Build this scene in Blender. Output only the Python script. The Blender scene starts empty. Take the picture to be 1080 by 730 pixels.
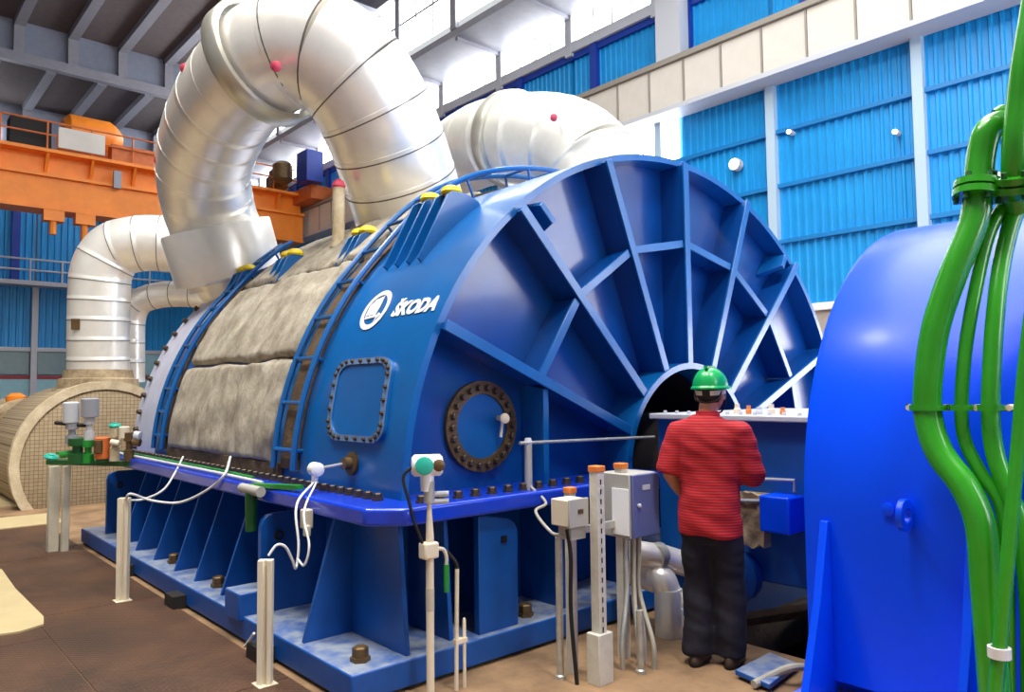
import bpy, math, random
from mathutils import Vector, Matrix, noise
random.seed(7)
R = math.radians
S = bpy.context.scene
COL = S.collection

# ------------------------------------------------------------------ camera
FPX, CXP, CYP = 792.0, 540.0, 365.0
EYE = Vector((0, 0, 1.65))
yaw, pitch, roll = R(41.65), R(3.41), R(.61)
FW = Vector((math.sin(yaw)*math.cos(pitch), math.cos(yaw)*math.cos(pitch), math.sin(pitch)))
rt0 = Vector((math.cos(yaw), -math.sin(yaw), 0)); dn0 = FW.cross(rt0)
RT = rt0*math.cos(roll) + dn0*math.sin(roll)
DN = -rt0*math.sin(roll) + dn0*math.cos(roll)
cam = bpy.data.cameras.new('camera'); camo = bpy.data.objects.new('camera', cam); COL.objects.link(camo)
cam.sensor_fit = 'HORIZONTAL'; cam.sensor_width = 36; cam.lens = 36*FPX/1080
cam.clip_start = .05; cam.clip_end = 300
m3 = Matrix((RT, -DN, -FW)).transposed()
camo.matrix_world = Matrix.Translation(EYE) @ m3.to_4x4()
S.camera = camo

# ------------------------------------------------------------------ light
w = bpy.data.worlds.new('world'); S.world = w; w.use_nodes = True
nt = w.node_tree; nt.nodes.clear()
bg = nt.nodes.new('ShaderNodeBackground'); out = nt.nodes.new('ShaderNodeOutputWorld')
bg.inputs[0].default_value = (.93, .97, 1, 1); bg.inputs[1].default_value = .62
nt.links.new(bg.outputs[0], out.inputs[0])

def area(name, loc, target, size, power, col=(1, 1, 1), sy=None):
    l = bpy.data.lights.new(name, 'AREA'); l.energy = power; l.size = size; l.color = col
    if sy: l.shape = 'RECTANGLE'; l.size_y = sy
    o = bpy.data.objects.new(name, l); COL.objects.link(o); o.location = loc
    o.rotation_euler = (Vector(target)-Vector(loc)).to_track_quat('-Z', 'Y').to_euler()
    return o
# unseen lights added: a broad one over the machine and smaller warm ones
area('added_overhead_light', (6, 6, 17), (5.5, 6, 0), 7, 4000, (1, .98, .95), 26)
for (x, y) in ((-.5, 2.0), (-.5, 9.0), (2.5, -3.0)):
    area('added_warm_light', (x, y, 14), (x+2.5, y+1, 0), 1.6, 1100 if y < 0 else 620, (1, .95, .86))
S.view_settings.view_transform = 'Standard'; S.view_settings.look = 'None'
S.view_settings.exposure = 0.22; S.view_settings.gamma = 1; S.view_settings.use_curve_mapping = False

# ------------------------------------------------------------------ helpers
def W(px, py, depth):
    return EYE + (FW + RT*((px-CXP)/FPX) + DN*((py-CYP)/FPX))*depth
def P(px, py, axis, val):
    d = FW + RT*((px-CXP)/FPX) + DN*((py-CYP)/FPX)
    return EYE + d*((val-EYE[axis])/d[axis])

def lin(c):
    return tuple(((x/255)/12.92 if x/255 <= .04045 else ((x/255+.055)/1.055)**2.4) for x in c)
MATS = {}
def mat(name, rgb, rough=.5, metal=0, var=0, vscale=4, rgb2=None, bump=0, bscale=40, coat=0, emit=0, stretch=(1, 1, 1), spec=.5, dust=None):
    m = bpy.data.materials.new(name); m.use_nodes = True
    n = m.node_tree.nodes; L = m.node_tree.links; b = n['Principled BSDF']
    c = lin(rgb); b.inputs['Base Color'].default_value = (*c, 1)
    b.inputs['Roughness'].default_value = rough; b.inputs['Metallic'].default_value = metal
    b.inputs['Specular IOR Level'].default_value = spec
    if coat: b.inputs['Coat Weight'].default_value = coat; b.inputs['Coat Roughness'].default_value = .12
    tc = n.new('ShaderNodeTexCoord'); mp = n.new('ShaderNodeMapping'); mp.inputs['Scale'].default_value = stretch
    L.new(tc.outputs['Object'], mp.inputs['Vector'])
    src = None
    if var or rgb2:
        no = n.new('ShaderNodeTexNoise'); no.inputs['Scale'].default_value = vscale; no.inputs['Detail'].default_value = 6
        no.inputs['Roughness'].default_value = .65
        L.new(mp.outputs[0], no.inputs['Vector'])
        cr = n.new('ShaderNodeValToRGB'); cr.color_ramp.elements[0].position = .36; cr.color_ramp.elements[1].position = .66
        c2 = lin(rgb2) if rgb2 else tuple(x*(1-var) for x in c)
        c1 = c if rgb2 else tuple(min(1, x*(1+var)) for x in c)
        cr.color_ramp.elements[0].color = (*c2, 1); cr.color_ramp.elements[1].color = (*c1, 1)
        L.new(no.outputs[0], cr.inputs[0]); L.new(cr.outputs[0], b.inputs['Base Color']); src = cr.outputs[0]
    if dust:
        ge = n.new('ShaderNodeNewGeometry'); sx = n.new('ShaderNodeSeparateXYZ'); L.new(ge.outputs['Normal'], sx.inputs[0])
        mr = n.new('ShaderNodeMapRange'); mr.inputs[1].default_value = .75; mr.inputs[2].default_value = .97; L.new(sx.outputs[2], mr.inputs[0])
        nd = n.new('ShaderNodeTexNoise'); nd.inputs['Scale'].default_value = 9; nd.inputs['Detail'].default_value = 5
        L.new(tc.outputs['Object'], nd.inputs['Vector'])
        r2 = n.new('ShaderNodeMapRange'); r2.inputs[1].default_value = .25; r2.inputs[2].default_value = .62; L.new(nd.outputs[0], r2.inputs[0])
        mu = n.new('ShaderNodeMath'); mu.operation = 'MULTIPLY'; L.new(mr.outputs[0], mu.inputs[0]); L.new(r2.outputs[0], mu.inputs[1])
        mx = n.new('ShaderNodeMix'); mx.data_type = 'RGBA'; L.new(mu.outputs[0], mx.inputs['Factor'])
        if src: L.new(src, mx.inputs['A'])
        else: mx.inputs['A'].default_value = (*c, 1)
        mx.inputs['B'].default_value = (*lin(dust), 1)
        L.new(mx.outputs['Result'], b.inputs['Base Color'])
    if bump:
        nb = n.new('ShaderNodeTexNoise'); nb.inputs['Scale'].default_value = bscale; nb.inputs['Detail'].default_value = 5
        L.new(mp.outputs[0], nb.inputs['Vector'])
        bp = n.new('ShaderNodeBump'); bp.inputs['Strength'].default_value = bump; bp.inputs['Distance'].default_value = .02
        L.new(nb.outputs[0], bp.inputs['Height']); L.new(bp.outputs[0], b.inputs['Normal'])
    if emit:
        b.inputs['Emission Color'].default_value = (*c, 1); b.inputs['Emission Strength'].default_value = emit
    MATS[name] = m
    return m

mat('blue', (6, 92, 162), .3, var=.14, vscale=1.3, coat=.3)
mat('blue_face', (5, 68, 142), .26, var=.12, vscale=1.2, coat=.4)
mat('blue_base', (4, 78, 160), .42, var=.15, vscale=3, dust=(150, 160, 175))
mat('blue_flange', (14, 60, 200), .28, var=.08, vscale=2, coat=.4)
mat('blue_gen', (0, 74, 250), .3, var=.05, vscale=1.5, coat=.05, spec=.22)
mat('blue_gen_base', (12, 60, 215), .45, dust=(170, 175, 185), var=.1)
mat('blue_ped', (8, 76, 150), .38, var=.15, vscale=3)
mat('lavender', (196, 200, 220), .45, var=.08)
mat('bolt', (92, 80, 66), .45, .6, var=.3, vscale=30)
mat('rust_ring', (104, 82, 52), .5, .4, var=.3, vscale=12)
mat('brown_strip', (92, 72, 48), .7, var=.35, vscale=9, bump=.4)
mat('white_paint', (238, 240, 242), .4)
mat('yellow', (236, 208, 30), .45, var=.1)
mat('blanket', (184, 176, 160), .85, rgb2=(140, 130, 114), vscale=5, bump=.6, bscale=26, stretch=(1, 1, .45))
mat('aluminium', (246, 243, 236), .3, .45, var=.05, vscale=3, bump=.05, bscale=14)
mat('aluminium_band', (205, 203, 190), .35, .75, var=.06, bump=.06)
mat('pipe_white', (225, 224, 216), .34, .45, var=.05, bump=.06, bscale=9)
mat('pink', (205, 70, 95), .5)
mat('insul', (176, 158, 128), .9, rgb2=(128, 110, 84), vscale=6, bump=.5, bscale=24)
mat('insul_light', (214, 200, 172), .8, rgb2=(180, 162, 130), vscale=5, bump=.3)
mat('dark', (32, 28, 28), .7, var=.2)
mat('black', (10, 10, 12), .6)
mat('orange', (248, 140, 40), .45, var=.1, vscale=1.5)
mat('orange_dark', (206, 108, 48), .5, var=.15)
mat('wall_blue', (10, 146, 216), .42, var=.1, vscale=.5)
mat('girt_blue', (16, 122, 190), .45)
mat('deep_blue', (18, 58, 160), .45)
mat('beam_white', (216, 210, 200), .55, var=.06, vscale=.8)
mat('seam_grey', (150, 144, 134), .6)
mat('col_pale', (176, 202, 222), .5)
mat('steel_grey', (150, 152, 162), .5, var=.06)
mat('steel_light', (196, 200, 208), .5)
mat('roof_dark', (104, 96, 96), .8, var=.1)
mat('roof_wall', (138, 146, 164), .7, var=.06)
mat('win_lit', (250, 252, 255), .3, emit=8.5)
mat('win_dim', (96, 126, 130), .25, var=.1)
mat('lamp_lit', (255, 250, 240), .3, emit=9)
mat('wainscot', (158, 208, 222), .6, var=.05)
mat('red_line', (150, 40, 54), .5)
mat('lower_wall', (176, 166, 156), .7, var=.08)
mat('seam', (96, 92, 86), .6)
mat('hall_wall', (120, 124, 130), .8)
mat('concrete', (160, 128, 94), .8, rgb2=(116, 90, 64), vscale=2.2, bump=.15, bscale=18)
mat('lit_cream_floor', (190, 172, 130), .55, var=.06)
mat('grey_post', (198, 190, 172), .5, var=.1)
mat('cream', (226, 214, 190), .5, var=.05)
mat('galv', (190, 190, 182), .42, .55, var=.15, vscale=14)
mat('hatch_grey', (96, 122, 160), .4, var=.15, vscale=12)
mat('post_white', (214, 212, 200), .5, .1, var=.08, vscale=12)
mat('box_grey', (172, 170, 164), .5, var=.05)
mat('box_blue', (92, 104, 158), .45)
mat('label_white', (246, 248, 250), .5)
mat('cap_orange', (222, 128, 54), .55)
mat('cable_grey', (170, 166, 152), .6)
mat('cable_white', (222, 222, 222), .5)
mat('green_pipe', (44, 148, 24), .26, var=.08, vscale=4, coat=.4)
mat('green', (30, 138, 48), .4)
mat('green_dark', (18, 84, 34), .5)
mat('teal', (40, 178, 158), .4)
mat('helmet', (10, 166, 86), .3, coat=.3)
mat('skin', (196, 138, 106), .55, var=.06)
mat('hair', (40, 32, 28), .8)
mat('trouser', (20, 18, 32), .85, var=.15, vscale=8, bump=.2, bscale=18)
mat('shoe', (62, 46, 34), .6)
mat('wood', (142, 104, 62), .7, var=.2, stretch=(1, 8, 8))
mat('pit', (26, 20, 18), .9)
mat('glass_clear', (180, 215, 225), .1)

def special():
    # checker plate floor: brown with small diamond relief
    m = mat('checker', (90, 60, 38), .6, rgb2=(58, 38, 24), vscale=1.3)
    n = m.node_tree.nodes; L = m.node_tree.links; b = n['Principled BSDF']
    tc = n.new('ShaderNodeTexCoord'); hs = []
    for ang in (45, -45):
        mp = n.new('ShaderNodeMapping'); mp.inputs['Rotation'].default_value = (0, 0, R(ang)); L.new(tc.outputs['Object'], mp.inputs['Vector'])
        wv = n.new('ShaderNodeTexWave'); wv.inputs['Scale'].default_value = 9; L.new(mp.outputs[0], wv.inputs['Vector']); hs.append(wv)
    mu = n.new('ShaderNodeMath'); mu.operation = 'MULTIPLY'; L.new(hs[0].outputs['Fac'], mu.inputs[0]); L.new(hs[1].outputs['Fac'], mu.inputs[1])
    bp = n.new('ShaderNodeBump'); bp.inputs['Strength'].default_value = .5; bp.inputs['Distance'].default_value = .01
    L.new(mu.outputs[0], bp.inputs['Height']); L.new(bp.outputs[0], b.inputs['Normal'])
    # striped red shirt
    m = mat('shirt', (190, 26, 36), .8, bump=.15, bscale=22)
    n = m.node_tree.nodes; L = m.node_tree.links; b = n['Principled BSDF']
    tc = n.new('ShaderNodeTexCoord'); wv = n.new('ShaderNodeTexWave'); wv.bands_direction = 'Z'; wv.inputs['Scale'].default_value = 19; wv.inputs['Distortion'].default_value = .4
    L.new(tc.outputs['Object'], wv.inputs['Vector'])
    cr = n.new('ShaderNodeValToRGB'); cr.color_ramp.elements[0].position = .35; cr.color_ramp.elements[1].position = .65
    cr.color_ramp.elements[0].color = (*lin((138, 14, 24)), 1); cr.color_ramp.elements[1].color = (*lin((192, 32, 42)), 1)
    L.new(wv.outputs['Fac'], cr.inputs[0]); L.new(cr.outputs[0], b.inputs['Base Color'])
    # wire-meshed insulation
    m = mat('mesh_insul', (150, 132, 106), .9)
    n = m.node_tree.nodes; L = m.node_tree.links; b = n['Principled BSDF']
    tc = n.new('ShaderNodeTexCoord'); ck = n.new('ShaderNodeTexBrick'); ck.inputs['Scale'].default_value = 9; ck.offset = 0
    mp = n.new('ShaderNodeMapping'); mp.inputs['Rotation'].default_value = (R(90), 0, 0); L.new(tc.outputs['Object'], mp.inputs['Vector'])
    L.new(mp.outputs[0], ck.inputs['Vector']); ck.inputs['Mortar Size'].default_value = .03; ck.inputs['Brick Width'].default_value = .5; ck.inputs['Row Height'].default_value = .5
    ck.inputs['Color1'].default_value = (*lin((168, 150, 122)), 1); ck.inputs['Color2'].default_value = (*lin((156, 138, 110)), 1); ck.inputs['Mortar'].default_value = (*lin((104, 88, 68)), 1)
    L.new(ck.outputs['Color'], b.inputs['Base Color'])
special()

def tag(o, label=None, cat=None, group=None, kind=None):
    if label: o['label'] = label
    if cat: o['category'] = cat
    if group: o['group'] = group
    if kind: o['kind'] = kind
    return o
def thing(name, label, cat, loc=(0, 0, 0), group=None, rz=0):
    o = bpy.data.objects.new(name, None); COL.objects.link(o); o.empty_display_size = .1
    o.location = loc; o.rotation_euler = (0, 0, rz)
    return tag(o, label, cat, group)
def attach(o, parent):
    if parent is None: return o
    o.parent = parent
    root = parent
    mw = Matrix.Identity(4); chain = []
    while root is not None: chain.append(root); root = root.parent
    for c in reversed(chain):
        mw = mw @ c.matrix_parent_inverse @ Matrix.LocRotScale(c.location, c.rotation_euler, c.scale)
    o.matrix_parent_inverse = mw.inverted()
    return o

class M:
    def __init__(s): s.v = []; s.f = []
    def add(s, vs, fs):
        k = len(s.v); s.v += [tuple(v) for v in vs]; s.f += [tuple(i+k for i in f) for f in fs]; return s
    def box(s, x0, x1, y0, y1, z0, z1):
        return s.add([(x, y, z) for z in (z0, z1) for y in (y0, y1) for x in (x0, x1)],
                     [(0, 2, 3, 1), (4, 5, 7, 6), (0, 1, 5, 4), (2, 6, 7, 3), (0, 4, 6, 2), (1, 3, 7, 5)])
    def obox(s, c, ax, ay, az):
        c, ax, ay, az = map(Vector, (c, ax, ay, az))
        return s.add([c+ax*i+ay*j+az*k for k in (-1, 1) for j in (-1, 1) for i in (-1, 1)],
                     [(0, 2, 3, 1), (4, 5, 7, 6), (0, 1, 5, 4), (2, 6, 7, 3), (0, 4, 6, 2), (1, 3, 7, 5)])
    def bar(s, a, b, wd, ht, up=(0, 0, 1)):
        a, b = Vector(a), Vector(b); d = (b-a); u = Vector(up); sd = d.cross(u).normalized(); u = sd.cross(d).normalized()
        return s.obox((a+b)/2, d/2, sd*wd/2, u*ht/2)
    def prism(s, poly, off):
        n = len(poly); off = Vector(off); p = [Vector(q) for q in poly]
        return s.add(p+[q+off for q in p], [tuple(range(n))[::-1], tuple(range(n, 2*n))]+[(i, (i+1) % n, n+(i+1) % n, n+i) for i in range(n)])
    def tube(s, pts, r, n=12, caps=True, up=(0, 0, 1)):
        pts = [Vector(p) for p in pts]; k = len(pts); vs = []; fs = []; ref = None
        for i, p in enumerate(pts):
            t = (pts[min(i+1, k-1)]-pts[max(i-1, 0)]).normalized()
            if ref is None:
                ref = Vector(up)
                if abs(ref.dot(t)) > .95: ref = Vector((1, 0, 0))
            ref = (ref-t*ref.dot(t)).normalized(); b = t.cross(ref)
            rr = r[i] if isinstance(r, (list, tuple)) else r
            vs += [p+(ref*math.cos(2*math.pi*j/n)+b*math.sin(2*math.pi*j/n))*rr for j in range(n)]
        for i in range(k-1):
            for j in range(n):
                fs.append((i*n+j, i*n+(j+1) % n, (i+1)*n+(j+1) % n, (i+1)*n+j))
        if caps: fs += [tuple(range(n))[::-1], tuple(range((k-1)*n, k*n))]
        return s.add(vs, fs)
    def cyl(s, a, b, r, r2=None, n=16):
        return s.tube([a, b], [r, r if r2 is None else r2], n)
    def lathe(s, prof, o, ax, n=24, ring=False):
        o = Vector(o); ax = Vector(ax).normalized(); u = ax.orthogonal().normalized(); b = ax.cross(u); vs = []; fs = []; k = len(prof)
        for (r, h) in prof:
            vs += [o+ax*h+(u*math.cos(2*math.pi*j/n)+b*math.sin(2*math.pi*j/n))*max(r, 1e-4) for j in range(n)]
        for i in range(k if ring else k-1):
            i2 = (i+1) % k
            for j in range(n): fs.append((i*n+j, i*n+(j+1) % n, i2*n+(j+1) % n, i2*n+j))
        if not ring: fs += [tuple(range(n))[::-1], tuple(range((k-1)*n, k*n))]
        return s.add(vs, fs)
    def grid(s, fn, nu, nv, flip=False):
        vs = [fn(i/nu, j/nv) for j in range(nv+1) for i in range(nu+1)]
        fs = []
        for j in range(nv):
            for i in range(nu):
                q = (j*(nu+1)+i, j*(nu+1)+i+1, (j+1)*(nu+1)+i+1, (j+1)*(nu+1)+i)
                fs.append(q[::-1] if flip else q)
        return s.add(vs, fs)
    def slab(s, fo, fi, nu, nv):
        # closed sheet: outer grid fo, inner grid fi
        k = len(s.v); s.grid(fo, nu, nv); s.grid(fi, nu, nv, True); N = (nu+1)*(nv+1)
        loop = [i for i in range(nu+1)]+[j*(nu+1)+nu for j in range(1, nv+1)]+[nv*(nu+1)+i for i in range(nu-1, -1, -1)]+[j*(nu+1) for j in range(nv-1, 0, -1)]
        for a, b in zip(loop, loop[1:]+loop[:1]): s.f.append((k+b, k+a, k+a+N, k+b+N))
        return s
    def mesh(s, name, m, ang=35):
        me = bpy.data.meshes.new(name); me.from_pydata(s.v, [], s.f); me.validate(); 
        import bmesh
        bm = bmesh.new(); bm.from_mesh(me); bmesh.ops.recalc_face_normals(bm, faces=bm.faces); bm.to_mesh(me); bm.free()
        me.materials.append(MATS[m]); me.shade_smooth(); me.set_sharp_from_angle(angle=R(ang)); return me
    def build(s, name, m, parent=None, bevel=0, ang=35, label=None, local=False):
        o = bpy.data.objects.new(name, s.mesh(name, m, ang)); COL.objects.link(o)
        if parent is not None:
            if local: o.parent = parent
            else: attach(o, parent)
        if bevel:
            bv = o.modifiers.new('bevel', 'BEVEL'); bv.width = bevel; bv.segments = 2; bv.limit_method = 'ANGLE'; bv.angle_limit = R(40)
        if label: o['label'] = label
        return o
def shared(name, me, parent, loc, z=(0, 0, 1), x=None, scale=None):
    o = bpy.data.objects.new(name, me); COL.objects.link(o); o.location = loc
    z = Vector(z).normalized(); xx = Vector(x) if x else z.orthogonal(); xx = (xx-z*xx.dot(z)).normalized(); y = z.cross(xx)
    o.rotation_euler = Matrix((xx, y, z)).transposed().to_euler()
    if scale: o.scale = scale
    return attach(o, parent)
def struct(o): o['kind'] = 'structure'; return o
def spline(pts, n=8):
    pts = [Vector(p) for p in pts]; P4 = [pts[0]*2-pts[1]]+pts+[pts[-1]*2-pts[-2]]; out = []
    for i in range(1, len(P4)-2):
        a, b, c, d = P4[i-1:i+3]
        for j in range(n):
            t = j/n; out.append(.5*((2*b)+(c-a)*t+(2*a-5*b+4*c-d)*t*t+(3*b-a-3*c+d)*t**3))
    return out+[pts[-1]]
def hexbolt(name, m, r, h):
    return M().lathe([(r*1.25, 0), (r*1.25, h*.3), (r, h*.3), (r, h*.9), (r*.8, h)], (0, 0, 0), (0, 0, 1), 6).mesh(name, m)

# ================================================================== SETTING
XW, YB = 17.0, 45.0
PX0, PX1, PY0, PY1 = 4.42, 5.9, 1.9, 2.95      # pit in the floor
fl = M(); xs = [-12, PX0, PX1, XW]; ys = [-6, PY0, PY1, YB]
for i in range(3):
    for j in range(3):
        if i == 1 and j == 1: continue
        fl.box(xs[i], xs[i+1], ys[j], ys[j+1], -.3, 0)
floor = struct(fl.build('floor', 'concrete'))
M().box(PX0, PX1, PY0, PY1, -1.5, -1.4).box(PX0-.1, PX0, PY0, PY1, -1.5, -.3).box(PX1, PX1+.1, PY0, PY1, -1.5, -.3).box(PX0, PX1, PY0-.1, PY0, -1.5, -.3).box(PX0, PX1, PY1, PY1+.1, -1.5, -.3).build('floor_pit', 'pit', floor)
for i, x in enumerate((-3.7, -2.5, -1.3, -.1)):
    for j in range(4):
        y = 1.2+2.4*j
        M().box(x+.004, x+1.196, y+.004, y+2.396, -.002, .008).build('floor_plate', 'checker', floor)
for j in range(4):
    y = 1.2+2.4*j+.6
    M().box(1.104, 1.98, y+.004, y+2.396, -.002, .008).build('floor_plate', 'checker', floor)

# ---- right-hand wall
BAY = 3.4; cols = [2.5+BAY*k for k in range(-1, 13)]
wr = struct(M().box(XW+.12, XW+.35, -6, YB, 0, 12.25).build('wall_right', 'girt_blue'))
def panel_mesh(name, wd, ht, m, rib=.2, dp=.035, ax='y'):
    n = int(round(wd/rib)); prof = []
    for k in range(n):
        a = k*wd/n; b = wd/n
        prof += [(a, 0), (a+b*.5, 0), (a+b*.62, dp), (a+b*.88, dp)]
    prof.append((wd, 0)); mm = M(); vs = []; fs = []
    for (u, d) in prof:
        for z in (0, ht):
            vs.append((-d, u, z) if ax == 'y' else (u, -d, z))
    for k in range(len(prof)-1): fs.append((2*k, 2*k+1, 2*k+3, 2*k+2))
    nb = len(vs)
    for z in (0, ht):
        for u in (0, wd): vs.append((.05, u, z) if ax == 'y' else (u, .05, z))
    fs.append((nb, nb+1, nb+3, nb+2))
    mm.add(vs, fs); return mm.mesh(name, m, 20)
rows = [(3.62, 5.2), (5.2, 6.57), (6.57, 7.92), (7.92, 9.6)]
rowm = [panel_mesh('cladding_panel', BAY-.12, b-a-.04, 'wall_blue') for a, b in rows]
upm = panel_mesh('cladding_panel', BAY-.12, 1.5, 'wall_blue')
for k, y in enumerate(cols[:-1]):
    for (a, b), me in zip(rows, rowm):
        if 11.5 < y+1 < 15 and a > 7: continue
        shared('cladding_panel', me, wr, (XW+.06, y+.06, a+.02), x=(1, 0, 0))
    shared('cladding_panel', upm, wr, (XW+.06, y+.06, 10.72), x=(1, 0, 0))
gm = M().box(-.06, .06, 0, BAY, -.05, .05).mesh('girt', 'girt_blue')
cm = M().box(-.11, .11, -.11, .11, 0, 9.6).mesh('wall_column', 'col_pale')
cu = M().box(-.1, .1, -.14, .14, 0, 1.6).mesh('wall_column', 'deep_blue')
cw = M().box(-.12, .12, -.14, .14, 0, 1.5).mesh('wall_column', 'steel_light')
for y in cols[:-1]:
    for z in (5.2, 6.57, 7.92): shared('girt', gm, wr, (XW-.02, y, z), x=(1, 0, 0))
for k, y in enumerate(cols):
    shared('wall_column', cm, wr, (XW-.05, y, 0), x=(1, 0, 0))
    shared('wall_column', cu, wr, (XW-.02, y-1.0, 10.7), x=(1, 0, 0))
    shared('wall_column', cw, wr, (XW-.05, y, 12.2), x=(1, 0, 0))
shared('wall_column', M().box(-.2, .2, -.4, .4, 0, 2.2).mesh('wall_column', 'steel_light'), wr, (XW-.35, 12.0, 10.5), x=(1, 0, 0))
M().box(XW-.06, XW+.2, -6, YB, 12.1, 12.3).build('eaves_girt', 'deep_blue', wr)
M().box(XW-.16, XW+.2, -6, YB, 12.3, 12.62).build('window_ledge', 'steel_light', wr)
M().box(XW-.12, XW+.12, -6, YB, 3.45, 3.62).build('dado_ledge', 'white_paint', wr)
M().box(XW-.02, XW+.12, -6, YB, 0, 3.45).build('lower_panel', 'lower_wall', wr)
# clerestory windows below and above the gutter soffit
for k, y in enumerate(cols[:-1]):
    wn = struct(M().box(XW+.02, XW+.06, y+.2, y+BAY-.2, 12.66, 13.5).build('window_%d' % (k+1), 'win_lit'))
    for t in range(1, 4):
        yy = y+.2+(BAY-.4)*t/4; M().box(XW-.02, XW+.02, yy-.03, yy+.03, 12.66, 13.5).build('mullion', 'steel_light', wn)
XS = 14.9
tr = struct(M().box(XS, XW+.3, -6, YB, 13.52, 13.75).build('trim_1', 'steel_grey'))
for y in cols:
    M().bar((XS+.1, y, 13.48), (XW, y, 13.48), .12, .16).build('soffit_beam', 'steel_grey', tr)
for k, y in enumerate(cols[4:-1]):
    wn = struct(M().box(XS+.02, XS+.06, y+.15, y+BAY-.15, 14.0, 16.2).build('window_%d' % (k+31), 'win_lit'))
    for t in range(1, 3):
        yy = y+.15+(BAY-.3)*t/3; M().box(XS-.03, XS+.02, yy-.03, yy+.03, 14.0, 16.2).build('mullion', 'steel_grey', wn)
    M().box(XS-.02, XS+.02, y+.15, y+BAY-.15, 15.08, 15.16).build('transom', 'steel_grey', wn)
    M().box(XS-.06, XS+.1, y-.15, y+.15, 13.75, 16.4).build('window_post', 'steel_grey', wn)
# bright bay of glazing under the rail beam
wn = struct(M().box(XW-.02, XW+.04, 12.1, 13.9, 6.7, 9.5).build('window_60', 'win_lit'))
for t in (1, 2): M().box(XW-.06, XW-.02, 12.1+.6*t-.03, 12.1+.6*t+.03, 6.7, 9.5).build('mullion', 'steel_light', wn)

# ---- far end wall
wb = struct(M().box(-14, XW, YB+.1, YB+.4, 0, 16.6).build('wall_back', 'roof_wall'))
bm_ = panel_mesh('cladding_panel', 3.9, 3.2, 'wall_blue', .3, .05, 'x')
bm2 = panel_mesh('cladding_panel', 3.9, 4.4, 'wall_blue', .3, .05, 'x')
xc = [-12.8+4*k for k in range(8)]
me_c = M().box(-.14, .14, -.14, .14, 0, 7.2).mesh('wall_column', 'steel_light'); me_d = M().box(-.18, .18, -.1, .1, 0, 4.8).mesh('wall_column', 'deep_blue')
for x in xc:
    if x+4 > XW+.1: continue
    o = bpy.data.objects.new('cladding_panel', bm_); COL.objects.link(o); o.location = (x+.05, YB+.03, 4.1); attach(o, wb)
    o = bpy.data.objects.new('cladding_panel', bm2); COL.objects.link(o); o.location = (x+.05, YB+.03, 7.5); attach(o, wb)
    shared('wall_column', me_c, wb, (x, YB-.1, .1), x=(1, 0, 0)); shared('wall_column', me_d, wb, (x-.9, YB-.05, 7.4), x=(1, 0, 0))
    M().box(x+.2, x+3.8, YB-.02, YB+.1, 2.75, 3.9).build('glazing_strip', 'win_dim' if x < 8 else 'wainscot', wb)
M().box(-14, XW, YB-.12, YB+.1, 3.92, 4.12).build('girt', 'steel_light', wb)
M().box(-14, XW, YB-.06, YB+.1, 2.5, 2.68).build('red_stripe', 'red_line', wb)
M().box(-14, XW, YB-.04, YB+.1, 0, 2.5).build('wainscot', 'wainscot', wb)
for k in range(3):
    M().box(4.3-.1, 5.5, YB-.02, YB+.1, 12.6+k*1.0, 13.4+k*1.0).build('glazing_strip', 'win_lit', wb)
# walkway along the end wall
wk = thing('wall_walkway', 'pale steel walkway with railing along the far blue end wall', 'walkway', (3, YB-.5, 7.2))
M().box(-14, 14.5, YB-1.1, YB-.12, 7.2, 7.42).build('deck', 'steel_light', wk)
for z in (7.95, 8.5): M().cyl((-14, YB-1.05, z), (14.5, YB-1.05, z), .05, n=8).build('handrail', 'steel_light', wk)
pm = M().cyl((0, 0, 0), (0, 0, 1.12), .05, n=8).mesh('post', 'steel_light')
for k in range(18): shared('post', pm, wk, (-10+1.4*k, YB-1.05, 7.42))

# ---- roof decks seen above the crane
ce = struct(M().box(-14, XS+.2, 38.9, YB+.3, 16.6, 16.75).box(-14, XS+.2, 27, 38.7, 18.3, 18.45).build('ceiling', 'roof_dark'))
M().box(-14, XS+.2, 38.7, 38.9, 16.7, 18.4).build('drop_wall', 'roof_wall', ce)
M().box(-14, XS+.2, 38.4, 38.75, 16.35, 16.8).build('roof_beam', 'steel_grey', ce)
for k in range(14):
    x = -12.3+2.1*k
    if x > XS: continue
    M().box(x-.2, x+.2, 38.8, YB, 16.3, 16.6).build('joist', 'steel_grey', ce)
    M().box(x-.2, x+.2, YB-.3, YB+.1, 12.4, 16.4).build('wall_rib', 'steel_grey', ce)
    M().box(x-.2+.8, x+.2+.8, 27, 38.7, 18.0, 18.3).build('joist', 'steel_grey', ce)
    M().box(x-.2+.8, x+.2+.8, 38.45, 38.72, 16.7, 18.2).build('wall_rib', 'steel_grey', ce)
M().box(XS-.15, XS+.15, -6, YB, 16.25, 16.6).build('roof_beam', 'steel_grey', ce)
# lattice truss hanging across the glazing
for (Y, X0) in ((24, 11), (31, 11)):
    t = M()
    t.bar((X0, Y, 16.0), (XS, Y, 16.0), .18, .2).bar((X0, Y, 14.6), (XS, Y, 14.6), .18, .2)
    for k in range(4): t.bar((X0+k*.98, Y, 14.6 if k % 2 else 16.0), (X0+.98+k*.98, Y, 16.0 if k % 2 else 14.6), .09, .09)
    t.build('roof_truss', 'steel_grey', ce)

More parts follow.
